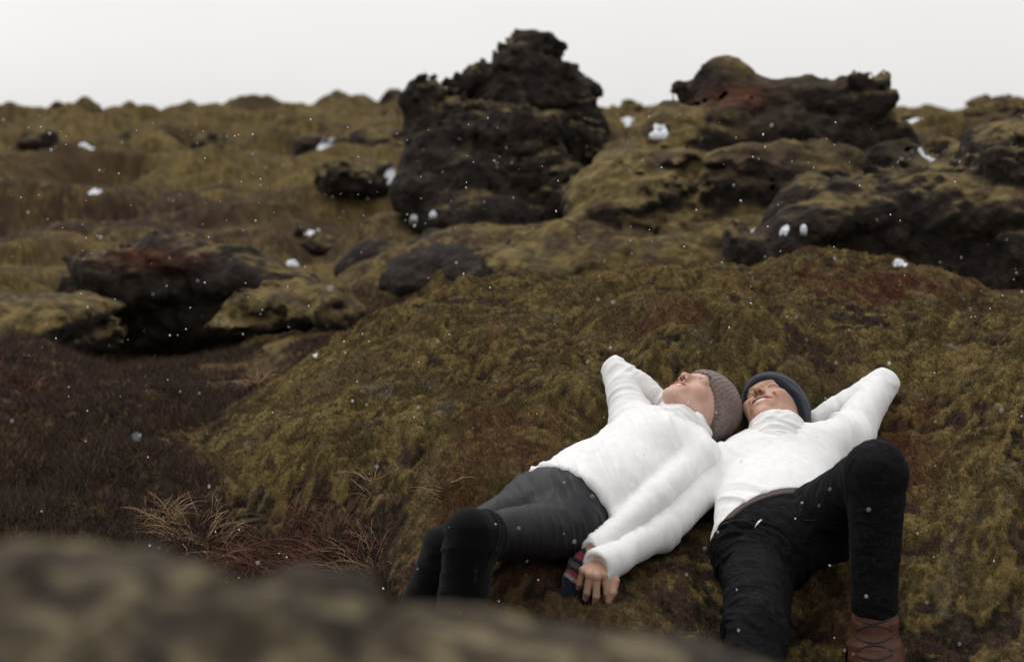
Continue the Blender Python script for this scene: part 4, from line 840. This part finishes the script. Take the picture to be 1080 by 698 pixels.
# heather twigs: a low brown thicket covering the hollow
def twigs(n):
    rg = np.random.default_rng(9); r = np.exp(rg.uniform(math.log(3.3), math.log(8.2), n)); az = np.radians(rg.uniform(-21.5, 4, n)); x = r*np.sin(az); y = r*np.cos(az)
    a = np.rint(np.interp(np.degrees(az), azf, np.arange(len(azf)))).astype(int); q = np.rint(np.interp(np.log(r), np.log(rr), np.arange(len(rr)))).astype(int)
    ok = gm[q*na+a] + .35*vnoise(np.stack([x, y, 0*x], 1)*4, 12) < .42; x = x[ok]; y = y[ok]; z = ground_z(x, y); m_ = len(x); rd = np.hypot(x, y)
    dr = np.stack([rg.normal(0, .55, m_), rg.normal(0, .55, m_), rg.uniform(.5, 1.1, m_)], 1); dr /= np.linalg.norm(dr, axis=1)[:, None]
    L_ = (rg.uniform(.02, .065, m_)*(1+.5*vnoise(np.stack([x, y, 0*x], 1)*7, 13)))[:, None]; s_ = np.cross(dr, rg.normal(0, 1, (m_, 3))); s_ /= np.linalg.norm(s_, axis=1)[:, None]
    P0 = np.stack([x, y, z-.002], 1); W_ = (.0013*rd/4)[:, None]
    V = np.stack([P0-s_*W_, P0+s_*W_, P0+dr*L_], 1).reshape(-1, 3); F = np.arange(m_*3).reshape(-1, 3)
    pal = np.array([[.075,.035,.024],[.035,.022,.016],[.12,.075,.045],[.05,.045,.022],[.02,.014,.011]]); c = pal[rg.choice(5, m_, p=[.3,.3,.12,.13,.15])]*rg.uniform(.6, 1.3, (m_, 1))
    return V, F, np.repeat(c[:, None], 3, 1).reshape(-1, 3)
V, F, cc = twigs(170000)
tag(link('heather', mesh_np('heather', V, F, cc), m_moss, smooth=False), 'dark reddish brown heather twigs filling the hollow at the left', 'heather', kind='stuff')
# ------------------------------------------------------------------ old snow lying in the hollows
m_snow = mat('snow', (.66,.68,.71), rough=.7, spec=.3, nscale=30, namt=.05, bump=.5, bscale=60)
SN = [((412,182,10.3),[(0,0,.10,.09),(6,14,.07,.07),(-6,-8,.07,.04),(10,-24,.08,.045),(4,22,.04,.06)],'broken snow patch against the left side of the tall spire'),
      ((330,245,11.4),[(0,0,.085,.03)],'bright snow patch on the slope beside the small black rock'),
      ((310,277,10.2),[(0,0,.07,.03),(7,2,.04,.02)],'thin snow strip above the yellow moss boulder'),
      ((92,154,24.5),[(0,0,.18,.05)],'flat snow patch on the far left slope below the jagged rock'),
      ((100,202,17.5),[(0,0,.09,.03)],'faint snow patch alone on the brown middle slope at the left'),
      ((343,150,24),[(0,0,.16,.06)],'small snow patch just below the flat dark rock on the far slope'),
      ((437,228,9.9),[(0,0,.035,.02)],'snow crumb at the left foot of the tall spire'),
      ((457,222,9.9),[(0,0,.022,.015)],'snow crumb just right of another one at the foot of the tall spire'),
      ((950,277,6.55),[(0,0,.045,.06),(4,-8,.022,.05),(-5,6,.04,.04)],'pointed snow wedge in the dark hollow of the right outcrop'),
      ((828,239,7.55),[(0,0,.026,.02)],'middle one of three snow crumbs in the gully between the right outcrops'),
      ((848,236,7.55),[(0,0,.018,.014)],'rightmost of three snow crumbs in the gully between the right outcrops'),
      ((795,243,7.55),[(0,0,.025,.03)],'leftmost of three snow crumbs in the gully between the right outcrops'),
      ((972,160,15.5),[(0,0,.12,.07),(-8,3,.08,.05)],'snow patch on the slope right of the red topped outcrop'),
      ((960,128,19.5),[(0,0,.12,.11),(2,-8,.06,.08)],'small upright snow patch near the right skyline'),
      ((695,134,19),[(0,0,.12,.07)],'snow patch near the skyline between spire and outcrop'),
      ((662,126,22),[(0,0,.12,.08)],'small snow patch near the skyline touching the spire'),
      ((332,372,5.9),[(0,0,.016,.022)],'tiny snow lump in the dark hollow left of the mound')]
dg = bpy.context.evaluated_depsgraph_get(); dg.update()
for (px, py, d), bl_, lb in SN:
    d_nom = d; o_ = np.array([0, 0, CAMZ]); dv_ = nrm(P(px, py, 1.)-o_)
    hit, loc_, nn_, *_ = scn.ray_cast(dg, Vector(o_), Vector(dv_))
    # skip past the blurred foreground: start the ray beyond it
    st = P(px, py, 2.6); hit, loc_, nn_, ix_, ob_, _m = scn.ray_cast(dg, Vector(st), Vector(dv_))
    if hit and 2.6 < (np.array(loc_)-o_) @ FW < 60: d = (np.array(loc_)-o_) @ FW - .01
    sc0 = d/d_nom; c0 = P(px, py, d); nr_, nt_ = 12, 28; Vv = [None]; sx, sy = 0, 0
    rx = max(b[2] for b in bl_)*.95*sc0; ry = max(rx*.9, max(b[3] for b in bl_)*(1.6 if d > 9 else .8)*sc0); pts = []
    for i in range(nr_+1):
        for k_ in range(nt_ if i else 1):
            th = 2*math.pi*k_/nt_; wob = 1 + .75*float(vnoise(np.array([[math.cos(th)*1.6+px, math.sin(th)*1.6, py*.37]]))[0]); r_ = i/nr_*wob
            x = c0[0] + rx*r_*math.cos(th); y = c0[1] + ry*r_*math.sin(th); h_, l_, *_ = scn.ray_cast(dg, Vector((x, y, c0[2]+.25)), Vector((0, 0, -1)))
            z = l_[2] if h_ else c0[2]; z = min(max(z, c0[2]-rx*.6), c0[2]+rx*.25); t_ = i/nr_
            pts.append([x, y, z + .12*min(rx, .12)*(1-t_**3) - .02*t_**6 + .13*rx*float(vnoise(np.array([[x, y, 0]])*3.2/rx)[0]) - .02*rx])
    V = np.array(pts); F = [[0, 1+k_, 1+(k_+1) % nt_] for k_ in range(nt_)]
    for i in range(nr_-1):
        for k_ in range(nt_): a_ = 1+i*nt_; F.append([a_+k_, a_+nt_+k_, a_+nt_+(k_+1) % nt_, a_+(k_+1) % nt_])
    # an underside, so that the patch has a body
    n0 = len(V); V2 = V.copy(); V2[:, 2] -= .03; F += [[n0+i for i in reversed(f)] for f in F[:]]; rim = 1+(nr_-1)*nt_
    for k_ in range(nt_): a_ = rim+k_; b2 = rim+(k_+1) % nt_; F.append([a_, n0+a_, n0+b2, b2])
    V = np.vstack([V, V2]); b_ = V.mean(0); me = bpy.data.meshes.new('snow_patch'); me.from_pydata((V-b_).tolist(), [], F); me.update()
    o = link('snow_patch', me, m_snow); o.location = b_; tag(o, lb, 'snow patch', 'old snow patches among the rocks')
# ------------------------------------------------------------------ falling snow: real flakes hanging in the air
rg = np.random.default_rng(21); ico = None
bm_ = __import__('bmesh').new(); __import__('bmesh').ops.create_icosphere(bm_, subdivisions=1, radius=1)
iv = np.array([v.co[:] for v in bm_.verts]); if_ = np.array([[v.index for v in f.verts] for f in bm_.faces]); bm_.free()
Vs = []; Fs = []; n = 0
for i in range(1700):
    d = 2.2 + 9.5*rg.uniform()**1.15; px = rg.uniform(-60, 1140); py = rg.uniform(-40, 740); r = rg.uniform(.0008, .0023)*(1 if d > 3.2 else .8)*(1.0 + .10*max(d-4, 0))
    if i < 4: d = rg.uniform(1.6, 2.2); r = .0022
    if py < 120: continue
    c = P(px, py, d)
    if ground_z(c[0], c[1])[0] > c[2]: continue
    sc_ = np.array([r, r, r*rg.uniform(.8, 1.7)]); Vs.append(c + iv*sc_*(1+.25*rg.normal(0, 1, (len(iv), 1)))); Fs.append(if_ + n); n += len(iv)
tag(link('falling_snow', mesh_np('falling_snow', np.vstack(Vs), np.vstack(Fs)), mat('snowflake', (.88,.89,.9), rough=.6)), 'sparse tiny white snowflakes drifting in the air', 'snowflakes', kind='stuff')
